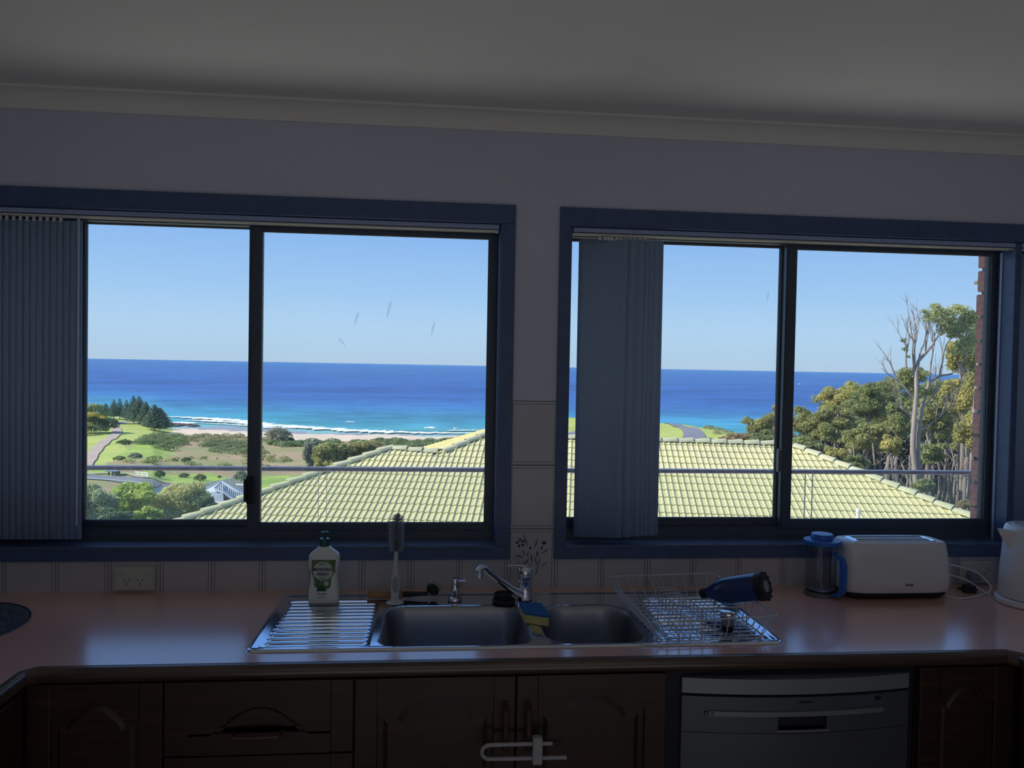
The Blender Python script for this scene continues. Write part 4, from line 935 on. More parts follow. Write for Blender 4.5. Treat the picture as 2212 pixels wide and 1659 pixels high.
# tile mesh
TW, TG = .30, .345
prf = []
for k in range(2):
    o_ = k*.15
    prf += [(o_, -.006), (o_+.010, .0), (o_+.050, .002), (o_+.078, .006), (o_+.096, .020), (o_+.112, .026), (o_+.128, .022), (o_+.141, .004), (o_+.1495, -.004)]
def tile_bm():
    bm = bmesh.new(); L = TG+.04
    lo = [bm.verts.new((x, 0, h+.028)) for x, h in prf]; hi = [bm.verts.new((x, L, h+.0)) for x, h in prf]; lp = [bm.verts.new((x, .002, h-.004)) for x, h in prf]
    for i in range(len(prf)-1):
        bm.faces.new((lo[i], lo[i+1], hi[i+1], hi[i])); bm.faces.new((lp[i], lp[i+1], lo[i+1], lo[i]))
    bmesh.ops.recalc_face_normals(bm, faces=bm.faces); return bm
tm_ = tile_bm(); rt_me = bpy.data.meshes.new('roof_tile'); tm_.to_mesh(rt_me); tm_.free(); rt_me.materials.append(rtile_m)
rot = Matrix((uv_, upv, rn)).transposed().to_4x4()
tiles = []; us = [p[0] for p in poly2]; vs_ = [p[1] for p in poly2]
segs = list(zip(poly2[1:-1], poly2[2:-1]))
ncs = int((max(vs_)-vb)/TG)+2
for r_ in range(ncs):
    v0 = vb+r_*TG; c0_ = math.floor(min(us)/TW)
    for c_ in range(c0_, int(max(us)/TW)+2):
        u0_ = c_*TW; cor = [(u0_, v0), (u0_+TW, v0), (u0_+TW, v0+TG), (u0_, v0+TG)]; ins = [inside(poly2, *q) for q in cor]
        if not any(ins): continue
        cen = fromuv(u0_+TW/2, v0+TG/2); dist = (cen-CAM).length; px_, py_ = project(cen)
        vis = (170 < px_ < 1060 or 1215 < px_ < 2130) and 950 < py_ < 1135 and not 1250 < px_ < 1405
        tiles.append((all(ins), not vis, dist, u0_, v0))
tiles.sort(key=lambda q: (q[1], q[2])); far_bm = bmesh.new(); cnt = 0
def cut(bm, u0_, v0):
    for (p, q) in segs:
        mx0, mx1 = sorted((p[0], q[0])); my0, my1 = sorted((p[1], q[1]))
        if u0_+TW < mx0-.01 or u0_ > mx1+.01 or v0+TG < my0-.05 or v0 > my1+.05: continue
        dx_, dy_ = q[0]-p[0], q[1]-p[1]; nrm_ = Vector((-dy_, dx_, 0)).normalized()
        bmesh.ops.bisect_plane(bm, geom=bm.verts[:]+bm.edges[:]+bm.faces[:], plane_co=(p[0]-u0_, p[1]-v0, 0), plane_no=nrm_, clear_outer=True)
for full, hidden, dist, u0_, v0 in tiles:
    w_ = fromuv(u0_, v0, 0)
    if cnt < 300 and not hidden:
        if full: me = rt_me
        else:
            tb_ = tile_bm(); cut(tb_, u0_, v0)
            if not tb_.faces: tb_.free(); continue
            me = bpy.data.meshes.new('roof_tile'); tb_.to_mesh(me); tb_.free(); me.materials.append(rtile_m)
        o = bpy.data.objects.new('roof_tile', me); COL.objects.link(o); o.parent = house
        mm_ = rot.copy(); mm_.translation = w_-house.location; o.matrix_local = mm_; cnt += 1
    else:
        tb_ = tile_bm()
        if not full: cut(tb_, u0_, v0)
        me = bpy.data.meshes.new('tmp'); mm_ = rot.copy(); mm_.translation = w_-house.location; tb_.transform(mm_); tb_.to_mesh(me); tb_.free(); far_bm.from_mesh(me); bpy.data.meshes.remove(me)
me = bpy.data.meshes.new('roof_tiles'); far_bm.to_mesh(me); far_bm.free(); o = link_mesh('roof_tiles', me, rtile_m, house); o['kind'] = 'stuff'
# ridge and hip caps
def caps(p, q, L=.42, r=.125, lift=.02):
    d = (q-p); n = max(1, int(d.length/L)); d = d.normalized(); step = (q-p).length/n
    side = d.cross(Vector((0, 0, 1))).normalized(); up_ = side.cross(d)
    for i in range(n):
        a = p+d*(i*step); bq = MB(); rings = []
        for t_, rr_, h_ in ((0, r*1.08, .022), (.02, r*1.12, .026), (step*.96, r*.93, 0), (step+.05, r*.92, -.004)):
            c_ = a+d*t_+up_*(lift-.045+h_); R1 = [c_+side*(rr_*math.cos(PI*k/10))*1.0+up_*(rr_*.78*math.sin(PI*k/10)) for k in range(11)]
            R2 = [c_+side*((rr_-.02)*math.cos(PI*k/10))+up_*((rr_-.02)*.78*math.sin(PI*k/10)) for k in range(10, -1, -1)]
            rings.append(bq.ring(R1+R2))
        for A, B in zip(rings, rings[1:]): bq.bridge(A, B)
        bq.cap(rings[0], True); bq.cap(rings[-1]); bq.build('ridge_cap', rcap_m, house, smooth=True)
Pw = [fromuv(*q, .03) for q in poly2]
caps(Pw[1], Pw[2]); caps(Pw[3]-(Pw[3]-Pw[2]).normalized()*.1, Pw[2]+(Pw[3]-Pw[2])*.02, lift=0); caps(Pw[3], Pw[4]); caps(Pw[6], Pw[5]); caps(Pw[7], Pw[6])
# white vent pipe on the roof
vp = rp(1853, 1128); t = thing('vent_pipe', 'short white vent pipe standing up through the green tiled roof', 'pipe', tuple(vp-Vector((0, 0, .1))))
b = MB(); b.cyl(vp-Vector((0, 0, .1)), vp+Vector((0, 0, .26)), .042, n=16); b.lathe([(.05, .24), (.05, .27), (.035, .31), (.0, .325)], vp, n=16, caps=False); b.build('pipe', mat('white_pipe', (.85, .85, .85), .4, var=.02), t, smooth=True)

# ------------------------------------------------------------------ ground and sea
SEA = -30.0
kx_ = np.array([-900, 185, 330, 352, 370, 545, 640, 740, 850, 1000, 1130, 1150, 1300, 1420, 1500, 1580, 1640, 1800, 3200.]); kd_ = np.array([440, 440, 425, 385, 375, 369, 360, 346, 343, 345, 340, 300, 292, 286, 268, 243, 230, 225, 220.])
PS = np.array([0, 3, 20, 40, 70, 107, 150, 200, 250, 295, 318, 330, 350, 372, 520]); PZ = np.array([-3.2, -4.2, -8.2, -11.5, -15.5, -19.2, -22, -24, -26, -27.3, -28.6, -29.2, -30.0, -31.5, -36])
HD = np.array([0, 3, 20, 40, 65, 100, 190, 255, 286, 296, 400]); HZ = np.array([-3.2, -4.2, -8.0, -8.6, -9.0, -12.0, -17.4, -17.5, -18.6, -31.5, -36])
def ground(x, y):
    x = np.asarray(x, float); y = np.asarray(y, float); d = np.maximum(y+2.38, .5); px = 1106+F*np.tan(np.clip(np.arctan(x/d)-YAW, -1.3, 1.3))
    dc = np.interp(px, kx_, kd_); s = d*350/dc; zA = np.interp(s, PS, PZ)
    zB = np.interp(d*286/dc, HD, HZ); w = ss(1120, 1160, px)
    lo = np.interp(px, [1150, 1500, 1700, 3000], [-2.0, -1.5, 0.0, 0.0])*np.clip(1-np.abs(d-60)/55, 0, 1)
    z = zA*(1-w)+(zB+lo)*w
    z = z+.25*np.sin(x*.11+y*.05)*np.clip(d/150, 0, 1)+.18*np.sin(x*.23-y*.19+1)*np.clip(d/150, 0, 1)
    return z
def gz(x, y): return float(ground(x, y))
def hit(px, py):
    """point of the ground seen at a pixel of the photograph"""
    r_ = ray(px, py); r_ = r_/r_.y; d = np.linspace(4, 520, 2600); X = CAM.x+r_.x*d; Y = CAM.y+d; Z = CAM.z+r_.z*d
    G = np.maximum(ground(X, Y), SEA); k = np.argmax(Z < G)
    if not (Z < G).any(): k = len(d)-1
    return Vector((X[k], Y[k], G[k]))
grass_m = mat('mown_grass', (.52, .55, .13), .9, col2=(.38, .47, .10), vscale=.09, bump=.2, bscale=2, ramp=(.3, .7))
rough_m = mat('reedy_marsh', (.42, .29, .17), .95, col2=(.29, .29, .11), vscale=.07, bump=.6, bscale=1.2, ramp=(.38, .58))
sand_m = mat('dry_sand', (.80, .64, .47), .95, var=.1, vscale=.15)
wet_m = mat('wet_sand', (.38, .33, .35), .35, var=.1, vscale=.05)
lush_m = mat('lush_grass', (.40, .54, .08), .9, col2=(.28, .40, .08), vscale=.15, bump=.4, bscale=2)
earth_m = mat('bush_floor', (.15, .13, .08), .95, col2=(.10, .12, .05), vscale=.4, bump=.6, bscale=3)
def wpoly(P): return [(v.x, v.y) for v in (hit(*p) for p in P)]
def inmask(P, X, Y):
    c = np.zeros(X.shape, bool); n = len(P); j = n-1
    for i in range(n):
        xi, yi = P[i]; xj, yj = P[j]; cond = ((yi > Y) != (yj > Y)) & (X < (xj-xi)*(Y-yi)/(yj-yi+1e-9)+xi); c ^= cond; j = i
    return c
lawn = wpoly([(20, 893), (352, 893), (362, 908), (372, 925), (374, 932), (345, 938), (330, 948), (285, 952), (262, 958), (280, 975), (268, 990), (235, 1000), (212, 1010), (20, 1012)])
lush = [wpoly([(270, 968), (300, 958), (345, 962), (380, 980), (350, 995), (300, 990), (262, 996)]), wpoly([(20, 1018), (250, 1018), (300, 1020), (400, 1022), (560, 1030), (640, 1024), (640, 1060), (560, 1062), (400, 1060), (300, 1030), (20, 1031)])]
sand = wpoly([(360, 924), (440, 928), (540, 932), (640, 937), (760, 940), (1010, 943), (1125, 943), (1125, 956), (1000, 951), (860, 950), (700, 952), (620, 950), (560, 944), (480, 941), (400, 938), (360, 934)])
pxg = np.arange(-560, 2800, 5.0); dg_ = np.concatenate([np.geomspace(4, 90, 90), np.linspace(91.5, 470, 250)])
PX, DD = np.meshgrid(pxg, dg_, indexing='ij'); TT = np.tan(np.arctan((PX-1106)/F)+YAW); XX = TT*DD; YY = DD+CAM.y; ZZ = ground(XX, YY)
fx_ = (XX[:-1, :-1]+XX[1:, 1:])/2; fy_ = (YY[:-1, :-1]+YY[1:, 1:])/2; fpx = (PX[:-1, :-1]+PX[1:, 1:])/2; fd = (DD[:-1, :-1]+DD[1:, 1:])/2
jx = fx_+1.5*np.sin(fy_*.9)+rng.normal(size=fx_.shape)*.5; jy = fy_+2.0*np.sin(fx_*.7)+rng.normal(size=fx_.shape)*.8
mi = np.zeros(fx_.shape, int)
mi[(fd < 92)] = 5
sA = fd*350/np.interp(fpx, kx_, kd_)
left = fpx < 1140
mi[left & (sA > 322) & (fpx > 345)] = 3
mi[inmask(sand, jx, jy) & left] = 2
mi[inmask(lawn, fx_+.3*np.sin(fy_), fy_)] = 1
for L_ in lush: mi[inmask(L_, jx, jy)] = 4
rt = fpx >= 1140; mi[rt] = np.where(fd[rt] > 120, 1, 5); mi[rt & (fpx > 1650)] = 5
nxg, nyg = PX.shape; ids = np.arange(nxg*nyg).reshape(nxg, nyg); Fq = np.stack([ids[:-1, :-1], ids[1:, :-1], ids[1:, 1:], ids[:-1, 1:]], -1).reshape(-1, 4)
def grid_mesh(name, V, Fq, mats_, mi=None):
    me = bpy.data.meshes.new(name); n = len(Fq); me.vertices.add(len(V)); me.vertices.foreach_set('co', V.ravel()); me.loops.add(4*n); me.loops.foreach_set('vertex_index', Fq.ravel())
    me.polygons.add(n); me.polygons.foreach_set('loop_start', np.arange(n)*4); me.polygons.foreach_set('loop_total', np.full(n, 4))
    for m_ in mats_: me.materials.append(m_)
    if mi is not None: me.polygons.foreach_set('material_index', mi.ravel())
    me.polygons.foreach_set('use_smooth', [True]*n); me.update(); me.validate(); return me
me = grid_mesh('ground', np.stack([XX, YY, ZZ], -1).reshape(-1, 3), Fq, [rough_m, grass_m, sand_m, wet_m, lush_m, earth_m], mi)
o = link_mesh('ground', me, None); o['kind'] = 'structure'

# the sea: one sheet to the horizon, colour from water depth, far water painted paler for reflected sky
pxs_ = np.arange(-1400, 3700, 12.0); ds_ = np.geomspace(150, 42000, 330); PX, DD = np.meshgrid(pxs_, ds_, indexing='ij'); TT = np.tan(np.arctan((PX-1106)/F)+YAW)
XX = TT*DD; YY = DD+CAM.y; s_ = DD*350/np.interp(PX, kx_, np.array([440, 440, 425, 385, 375, 369, 360, 346, 343, 345, 345, 345, 345, 345, 345, 340, 335, 330, 330.]))
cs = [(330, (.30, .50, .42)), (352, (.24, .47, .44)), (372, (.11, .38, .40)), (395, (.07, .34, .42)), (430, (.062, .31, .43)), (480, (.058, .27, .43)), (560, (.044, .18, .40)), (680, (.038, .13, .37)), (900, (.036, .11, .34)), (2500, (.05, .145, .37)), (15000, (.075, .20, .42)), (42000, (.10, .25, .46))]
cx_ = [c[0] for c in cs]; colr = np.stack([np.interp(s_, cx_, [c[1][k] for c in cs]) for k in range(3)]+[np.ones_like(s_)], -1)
ids = np.arange(PX.size).reshape(PX.shape); Fq = np.stack([ids[:-1, :-1], ids[1:, :-1], ids[1:, 1:], ids[:-1, 1:]], -1).reshape(-1, 4)
sm = bpy.data.materials.new('sea_water'); sm.use_nodes = True; nt = sm.node_tree; pb = nt.nodes['Principled BSDF']; pb.inputs['Roughness'].default_value = .45; pb.inputs['Specular IOR Level'].default_value = .12
at_ = nt.nodes.new('ShaderNodeAttribute'); at_.attribute_name = 'water'; tc_ = nt.nodes.new('ShaderNodeTexCoord'); hs = nt.nodes.new('ShaderNodeHueSaturation')
n1 = nt.nodes.new('ShaderNodeTexNoise'); n1.inputs['Scale'].default_value = .09; n1.inputs['Detail'].default_value = 5; mpn = nt.nodes.new('ShaderNodeMapping'); mpn.inputs['Scale'].default_value = (.55, 1, 1)
n2 = nt.nodes.new('ShaderNodeTexNoise'); n2.inputs['Scale'].default_value = .012; n2.inputs['Detail'].default_value = 6
ad = nt.nodes.new('ShaderNodeMath'); ad.operation = 'ADD'; mr1 = nt.nodes.new('ShaderNodeMapRange'); mr1.inputs[1].default_value = .7; mr1.inputs[2].default_value = 1.3; mr1.inputs[3].default_value = .66; mr1.inputs[4].default_value = 1.34
nt.links.new(tc_.outputs['Object'], mpn.inputs[0]); nt.links.new(mpn.outputs[0], n1.inputs['Vector']); nt.links.new(mpn.outputs[0], n2.inputs['Vector']); nt.links.new(n1.outputs[0], ad.inputs[0]); nt.links.new(n2.outputs[0], ad.inputs[1]); nt.links.new(ad.outputs[0], mr1.inputs[0])
nt.links.new(mr1.outputs[0], hs.inputs['Value']); nt.links.new(at_.outputs['Color'], hs.inputs['Color']); nt.links.new(hs.outputs[0], pb.inputs['Base Color'])
me = grid_mesh('sea', np.stack([XX, YY, np.full(XX.shape, SEA)], -1).reshape(-1, 3), Fq, [sm])
ca = me.attributes.new('water', 'FLOAT_COLOR', 'POINT'); ca.data.foreach_set('color', colr.reshape(-1, 4).ravel())
o = link_mesh('sea', me, None); o['kind'] = 'structure'

# surf: strips of foam lying on the water, ragged edges
foam_m = mat('sea_foam', (.88, .92, .93), .8, var=.06, vscale=.3)
def foam(label, line, w, z=.06, hump=0, frac=.35):
    pts = [atz(x, y, SEA) for x, y in line]; pts = smooth_pts([(p.x, p.y, 0) for p in pts], 14); b = MB(); A = []; B = []
    n = len(pts)
    for i, p in enumerate(pts):
        a = pts[max(i-1, 0)]; c = pts[min(i+1, n-1)]; t_ = (c-a).normalized(); s_ = Vector((-t_.y, t_.x, 0)); ww = w*min(1, 5*i/n+.1, 5*(n-1-i)/n+.1)
        A.append(p+s_*ww*(.5+random.uniform(-frac, frac))); B.append(p-s_*ww*(.5+random.uniform(-frac, frac)))
    ra = b.ring([Vector((v.x, v.y, SEA+z)) for v in A]); rm = b.ring([Vector(((v.x+u.x)/2, (v.y+u.y)/2, SEA+z+hump+.05)) for v, u in zip(A, B)]); rb = b.ring([Vector((v.x, v.y, SEA+z)) for v in B])
    b.bridge(ra, rm, False); b.bridge(rm, rb, False); o = b.build('surf_foam', foam_m, smooth=True); tag(o, label, 'sea foam', 'lines of surf along the beach'); return o
foam('broad white surf line breaking along the beach in the left window', [(352, 901), (400, 903), (450, 906), (500, 909.5), (545, 915), (600, 921), (640, 923.5), (700, 928), (780, 932.5), (860, 935.5), (960, 937), (1110, 938)], 11, .5)
foam('second thinner surf line behind the reef end of the beach', [(400, 909), (440, 910), (500, 914), (545, 918), (600, 924), (650, 926.5)], 6, .45)
foam('thin wash of foam sliding up the wet sand left of the mullion', [(430, 915), (480, 917), (540, 921), (580, 925), (640, 929)], 3.5, .35)
foam('inner wash of foam on the wet sand at the left', [(372, 912.5), (400, 914.5), (420, 916)], 7, .3)
foam('small white breaker above the casuarina bush', [(748, 911.5), (756, 912), (766, 913)], 2.5, .2, .3, .45)
foam('small white breaker near the roof ridge', [(921, 926), (928, 925), (937, 924)], 3, .2, .4, .45)
foam('tiny white breaker furthest right in the left window', [(979, 926.5), (984, 926.5), (990, 927)], 1.5, .2, .3)
foam('straight white surf line meeting the green roof', [(965, 931.5), (1000, 931.3), (1040, 931)], 4, .5)
# boat
bp_ = atz(1727, 831, SEA); t = thing('boat', 'tiny white boat far out on the sea in the right window', 'boat', tuple(bp_))
b = MB(); b.loft([(SEA-.2, 5, 2.4, 2, bp_.x, bp_.y), (SEA+1.0, 7.5, 3.2, 2, bp_.x, bp_.y)], n=16); b.build('hull', foam_m, t)
b = MB(); b.box((bp_.x-1.4, bp_.y-1, SEA+1), (bp_.x+1.0, bp_.y+1, SEA+2.6)); b.build('cabin', foam_m, t)

# ------------------------------------------------------------------ paths and roads, draped over the ground
path_m = mat('pink_concrete_path', (.52, .40, .32), .9, var=.08, vscale=.5)
road_m = mat('asphalt', (.235, .24, .27), .85, var=.1, vscale=.3)
line_m = mat('road_paint', (.75, .75, .72), .7, var=.05)
def ribbon(name, line, w, mt, lift=.22, n=10):
    P = [hit(*p) for p in line]; pts = smooth_pts([(p.x, p.y, 0) for p in P], n); b = MB(); rows = []
    for i, p in enumerate(pts):
        a = pts[max(i-1, 0)]; c = pts[min(i+1, len(pts)-1)]; t_ = (c-a).normalized(); s_ = Vector((-t_.y, t_.x, 0)); W = w if not isinstance(w, (list, tuple)) else np.interp(i/(len(pts)-1), np.linspace(0, 1, len(w)), w)
        rows.append(b.ring([Vector((q.x, q.y, gz(q.x, q.y)+lift)) for q in (p+s_*W*k for k in (-.5, -.17, .17, .5))]))
    for A, B in zip(rows, rows[1:]): b.bridge(A, B, False)
    o = b.build(name, mt); o['kind'] = 'structure'; return o
ribbon('path', [(160, 1030), (185, 1008), (196, 992), (207, 975), (226, 955), (246, 942), (253, 933), (251, 925), (246, 918)], [2.0, 2.6, 3.0, 3.2, 3.4], path_m)
ribbon('path', [(170, 1027), (215, 1024), (255, 1024), (283, 1027), (310, 1033), (345, 1040), (380, 1046)], 1.3, path_m)
ribbon('road', [(60, 1029), (180, 1030.5), (240, 1034), (290, 1040), (330, 1047), (370, 1053), (420, 1060)], 6.0, road_m, .12)
ribbon('road_line', [(60, 1034), (180, 1036), (240, 1040), (280, 1043), (322, 1049)], .35, line_m, .28)
ribbon('road', [(246, 912), (262, 914), (275, 916.5)], 7, road_m)
ribbon('road', [(1180, 938), (1228, 942), (1300, 912), (1380, 908), (1420, 910.5), (1455, 916), (1482, 924), (1496, 933), (1500, 944), (1497, 955)], [5, 5, 5, 5, 5.6, 6, 6.6], road_m)

# ------------------------------------------------------------------ vegetation
def leafm(name, c, c2, sc=.6, isl=.35, tr=.5):
    c = tuple(min(.8, v*1.75+.02) for v in c); c2 = tuple(min(.8, v*1.75+.02) for v in c2)
    return mat(name, c, .75, col2=c2, vscale=sc, island=isl, trans=tr, spec=.15)
dk_leaf = leafm('dark_leaves', (.13, .18, .085), (.075, .115, .06)); md_leaf = leafm('olive_leaves', (.20, .23, .075), (.11, .15, .06)); yl_leaf = leafm('yellow_green_leaves', (.33, .33, .10), (.18, .22, .07))
br_leaf = leafm('bright_leaves', (.40, .44, .12), (.18, .26, .08)); gy_leaf = leafm('grey_green_leaves', (.24, .25, .18), (.14, .16, .12)); bn_leaf = leafm('brown_leaves', (.30, .22, .12), (.20, .17, .09)); pine_leaf = leafm('pine_needles', (.12, .17, .115), (.07, .11, .08), tr=.1)
fl_m = mat('yellow_wattle_flowers', (.75, .56, .08), .8, col2=(.55, .45, .08), vscale=.8, island=.2)
bark_m = mat('pale_bark', (.42, .35, .30), .85, col2=(.26, .21, .18), vscale=2.0, stretch=(1, 1, .2)); bark2_m = mat('grey_bark', (.24, .20, .17), .9, col2=(.13, .11, .10), vscale=3)
def limb(b, pts, r0_, r1_, n=6):
    P = [Vector(p) for p in pts]; k = len(P); b.tube(P, [r0_+(r1_-r0_)*i/(k-1) for i in range(k)], n=n)
def plant(name, label, cat, base, blobs, n, size, leaf, trunks=None, bark=None, group=None, extra=None, under=.35, shell=.55, core=True):
    """base: Vector; blobs relative to base"""
    t = thing(name, label, cat, tuple(base), group); B = np.array(blobs, float)
    P, N = blob_points(B, n, shell=shell, under=under); o = quad_cloud('foliage', P, size*(.6+.8*rng.random(len(P))), leaf, t, nrm=N*.9); o['kind'] = 'stuff'
    if extra: 
        for nm, bl, n2, s2, m2 in extra:
            P, N = blob_points(np.array(bl, float), n2, shell=.85, under=.0); e_ = quad_cloud(nm, P, s2*(.6+.8*rng.random(len(P))), m2, t, nrm=N); e_['kind'] = 'stuff'
    if trunks:
        for tr in trunks:
            q = MB(); limb(q, [Vector(p)+Vector(base) for p in tr[0]], tr[1], tr[2]); q.build('trunk', bark or bark2_m, t, smooth=True)
    return t
def G(x, y): return Vector((x, y, gz(x, y)))
def PD(px, py, d): return aty(px, py, d+CAM.y)      # a point at distance d
def scl(d): return d/F                              # metres per pixel at distance d

# Norfolk pines in the park
def pine(px, yb, yt, w, label, dens=1.0, group='Norfolk pines in the park'):
    p = hit(px, yb); d = p.y-CAM.y; Hh = (yb-yt)*scl(d); W = w*scl(d)/2; t = thing('norfolk_pine', label, 'tree', tuple(p), group)
    q = MB(); q.cyl(p-Vector((0, 0, .3)), p+Vector((0, 0, Hh)), Hh*.018, .05, n=7); q.build('trunk', bark2_m, t)
    C = []; nt_ = int(15*dens)+6
    for i in range(nt_):
        f = .14+.86*i/nt_; z = Hh*f; R = 1.3*W*(1-f)**.85*(1.08 if i % 2 else .86)+.12; nb = 8 if f < .8 else 6; ph = random.random()*6
        for k in range(nb):
            a = ph+2*PI*k/nb; m_ = max(7, int(R*11*dens))
            for j in range(m_):
                r_ = R*((j+1)/m_)**.7*random.uniform(.92, 1.05); aa = a+random.uniform(-.13, .13)
                C.append((r_*math.cos(aa), r_*math.sin(aa), z+.10*R*(r_/R)**2+random.uniform(-.09, .09)*R*.6))
    C = np.array(C); o = quad_cloud('foliage', C, np.full(len(C), .50)*(.7+.8*rng.random(len(C))), pine_leaf, t, nrm=np.tile([0, 0, .7], (len(C), 1)), aspect=.5); o['kind'] = 'stuff'
NP = [(228, 904, 872, 22, 'small hazy Norfolk pine nearest the wattle bushes'), (245.5, 905, 864, 24, 'second Norfolk pine from the wattle bushes'), (258.5, 905, 862, 22, 'slender Norfolk pine third from the wattle bushes'), (273, 909, 865, 22, 'open Norfolk pine fourth from the wattle bushes'),
      (288, 914, 856, 30, 'tall thin-topped Norfolk pine left of the tallest one'), (300, 917, 857, 44, 'tallest dense Norfolk pine in the middle of the row'), (315, 920, 869, 34, 'Norfolk pine just right of the tallest one'), (333, 929, 875, 44, 'broad dark Norfolk pine near the beach'), (345, 932, 882, 50, 'broadest Norfolk pine at the beach end of the row')]
for a in NP: pine(*a, dens=1.25 if a[3] > 28 else .9)
for px_, yb_, w, wd in ((118, 925, 26, 'farthest'), (135, 931, 26, 'second'), (152, 936, 26, 'third'), (168, 941, 26, 'nearest')): pine(px_, yb_, yb_-46, w, 'Norfolk pine behind the left blind casting the %s long shadow over the lawn' % wd, .8, 'Norfolk pines behind the left blind')
# wattle bushes
p = hit(205, 934); d = p.y-CAM.y; s_ = scl(d)
plant('wattle_bush', 'rounded wattle bush covered in yellow flowers beside the park path', 'bush', p, [(0, 0, 18*s_, 26*s_, 20*s_, 19*s_), (24*s_, 2, 14*s_, 20*s_, 16*s_, 17*s_), (-22*s_, 0, 13*s_, 20*s_, 16*s_, 14*s_), (8*s_, -4, 8*s_, 30*s_, 18*s_, 10*s_)], 5200, .62, dk_leaf,
      extra=[('flowers', [(2*s_, -3, 36*s_, 16*s_, 10*s_, 7*s_), (22*s_, -3, 31*s_, 9*s_, 8*s_, 5*s_), (-12*s_, -7, 24*s_, 14*s_, 8*s_, 7*s_), (8*s_, -9, 20*s_, 10*s_, 5*s_, 5*s_), (-18*s_, -9, 12*s_, 12*s_, 6*s_, 4*s_), (6*s_, -11, 10*s_, 12*s_, 5*s_, 3*s_)], 1500, .6, fl_m)])
p = hit(195, 915); p = G(p.x, p.y+6); s_ = scl(p.y-CAM.y)
plant('wattle_bush', 'darker wattle bush standing behind the yellow flowered one', 'bush', p, [(0, 0, 20*s_, 24*s_, 18*s_, 19*s_), (-26*s_, 0, 16*s_, 20*s_, 16*s_, 17*s_)], 2600, .62, dk_leaf, extra=[('flowers', [(-6*s_, -3, 36*s_, 14*s_, 8*s_, 4*s_), (-24*s_, -4, 26*s_, 10*s_, 6*s_, 4*s_)], 260, .55, fl_m)])
# named single shrubs and trees on the flat
def shrub(px, yb, w, h, label, leaf=dk_leaf, n=1400, sz=.55, name='shrub', group='single shrubs on the coastal flat', lob=4):
    p = hit(px, yb); s_ = scl(p.y-CAM.y); W = w*s_/2; Hh = h*s_; bl = [(0, 0, Hh*.42, W*.75, W*.6, Hh*.56)]
    for k in range(lob): a = 2*PI*k/lob+.4; bl.append((W*.5*math.cos(a), W*.4*math.sin(a), Hh*random.uniform(.22, .42), W*.5, W*.45, Hh*.4))
    return plant(name, label, 'bush', p, bl, n, sz, leaf, group=group, trunks=[([(0, 0, 0), (.1, 0, Hh*.4)], .15, .08)])
shrub(601, 958, 62, 38, 'dark rounded casuarina bush on the dune edge right of the mullion', gy_leaf, 3000, .5, 'casuarina')
shrub(628, 957, 18, 13, 'small dark bush at the foot of the casuarina', dk_leaf, 500)
shrub(345, 1032, 22, 17, 'dark bush on the bright grass behind the grey house, leftmost', dk_leaf, 900, .4)
shrub(397, 1031, 22, 9, 'low round dark green shrub on the bright grass behind the grey house', dk_leaf, 700, .35)
shrub(432, 1039, 26, 15, 'olive shrub on the bright grass just above the grey house', md_leaf, 900, .35)
shrub(474, 1032, 8, 5, 'tiny dark shrub on the bright grass right of the olive one', dk_leaf, 200, .3)
shrub(520, 1040, 34, 24, 'grey-green bush behind the dark roof at the mullion', gy_leaf, 1300, .4)
shrub(402, 998, 22, 10, 'small dark shrub alone in the brown reeds', dk_leaf, 500, .45)
shrub(270, 961, 34, 12, 'low dark shrub at the edge of the lawn', dk_leaf, 700, .5)
shrub(300, 958, 14, 10, 'small round dark shrub right of the lawn edge shrub', dk_leaf, 400, .5)
shrub(326, 947, 7, 8, 'tiny upright dark shrub on the lawn below the pines', dk_leaf, 160, .5)
shrub(258, 994, 26, 9, 'pale low shrub on the lawn above the handrail', md_leaf, 600, .45)
shrub(292, 990, 30, 12, 'dark low shrub on the lush grass above the handrail', gy_leaf, 700, .45)
# scrub masses: nobody could count them
def scrub(label, poly_px, n, wh, leaf, name='scrub', sz=.6, per=130):
    W = wpoly(poly_px); xs_ = [q[0] for q in W]; ys_ = [q[1] for q in W]; bl = []
    while len(bl) < n:
        x = random.uniform(min(xs_), max(xs_)); y = random.uniform(min(ys_), max(ys_))
        if inside(W, x, y): w = random.uniform(*wh); bl.append((x, y, gz(x, y)+w*.12, w, w*.9, w*random.uniform(.42, .6)))
    P, N = blob_points(bl, n*per, shell=.75, under=.0); off = np.array([np.mean(xs_), np.mean(ys_), 0]); off[2] = gz(off[0], off[1])
    o = quad_cloud(name, P, sz*(.6+.8*rng.random(len(P))), leaf, None, nrm=N*1.2, off=off); o.location = off; tag(o, label, 'scrub', 'patches of coastal scrub', 'stuff'); return o
scrub('dark green dune scrub along the top of the beach', [(575, 952), (640, 956), (760, 956), (900, 956), (1000, 957), (1120, 959), (1120, 975), (900, 972), (760, 966), (640, 968), (575, 960)], 190, (1.8, 3.3), leafm('dune_leaves', (.15, .20, .085), (.09, .13, .065)), sz=.7, per=150)
scrub('windswept green scrub below the pines', [(325, 947), (350, 941), (400, 945), (395, 958), (382, 965), (370, 978), (345, 972), (330, 962), (305, 962), (300, 955)], 70, (1.6, 3.2), leafm('wind_leaves', (.17, .21, .085), (.09, .13, .06)), sz=.55)
scrub('grassy green scrub patch in the middle of the brown reeds', [(420, 966), (455, 956), (500, 955), (540, 962), (575, 970), (590, 980), (520, 984), (460, 978)], 60, (1.4, 2.8), leafm('mid_leaves', (.17, .20, .09), (.11, .14, .07)), sz=.55)
scrub('scattered tufts over the brown reeds', [(200, 1012), (330, 992), (420, 985), (500, 990), (560, 985), (640, 985), (640, 1012)], 60, (.5, 1.5), md_leaf, sz=.45, per=40)
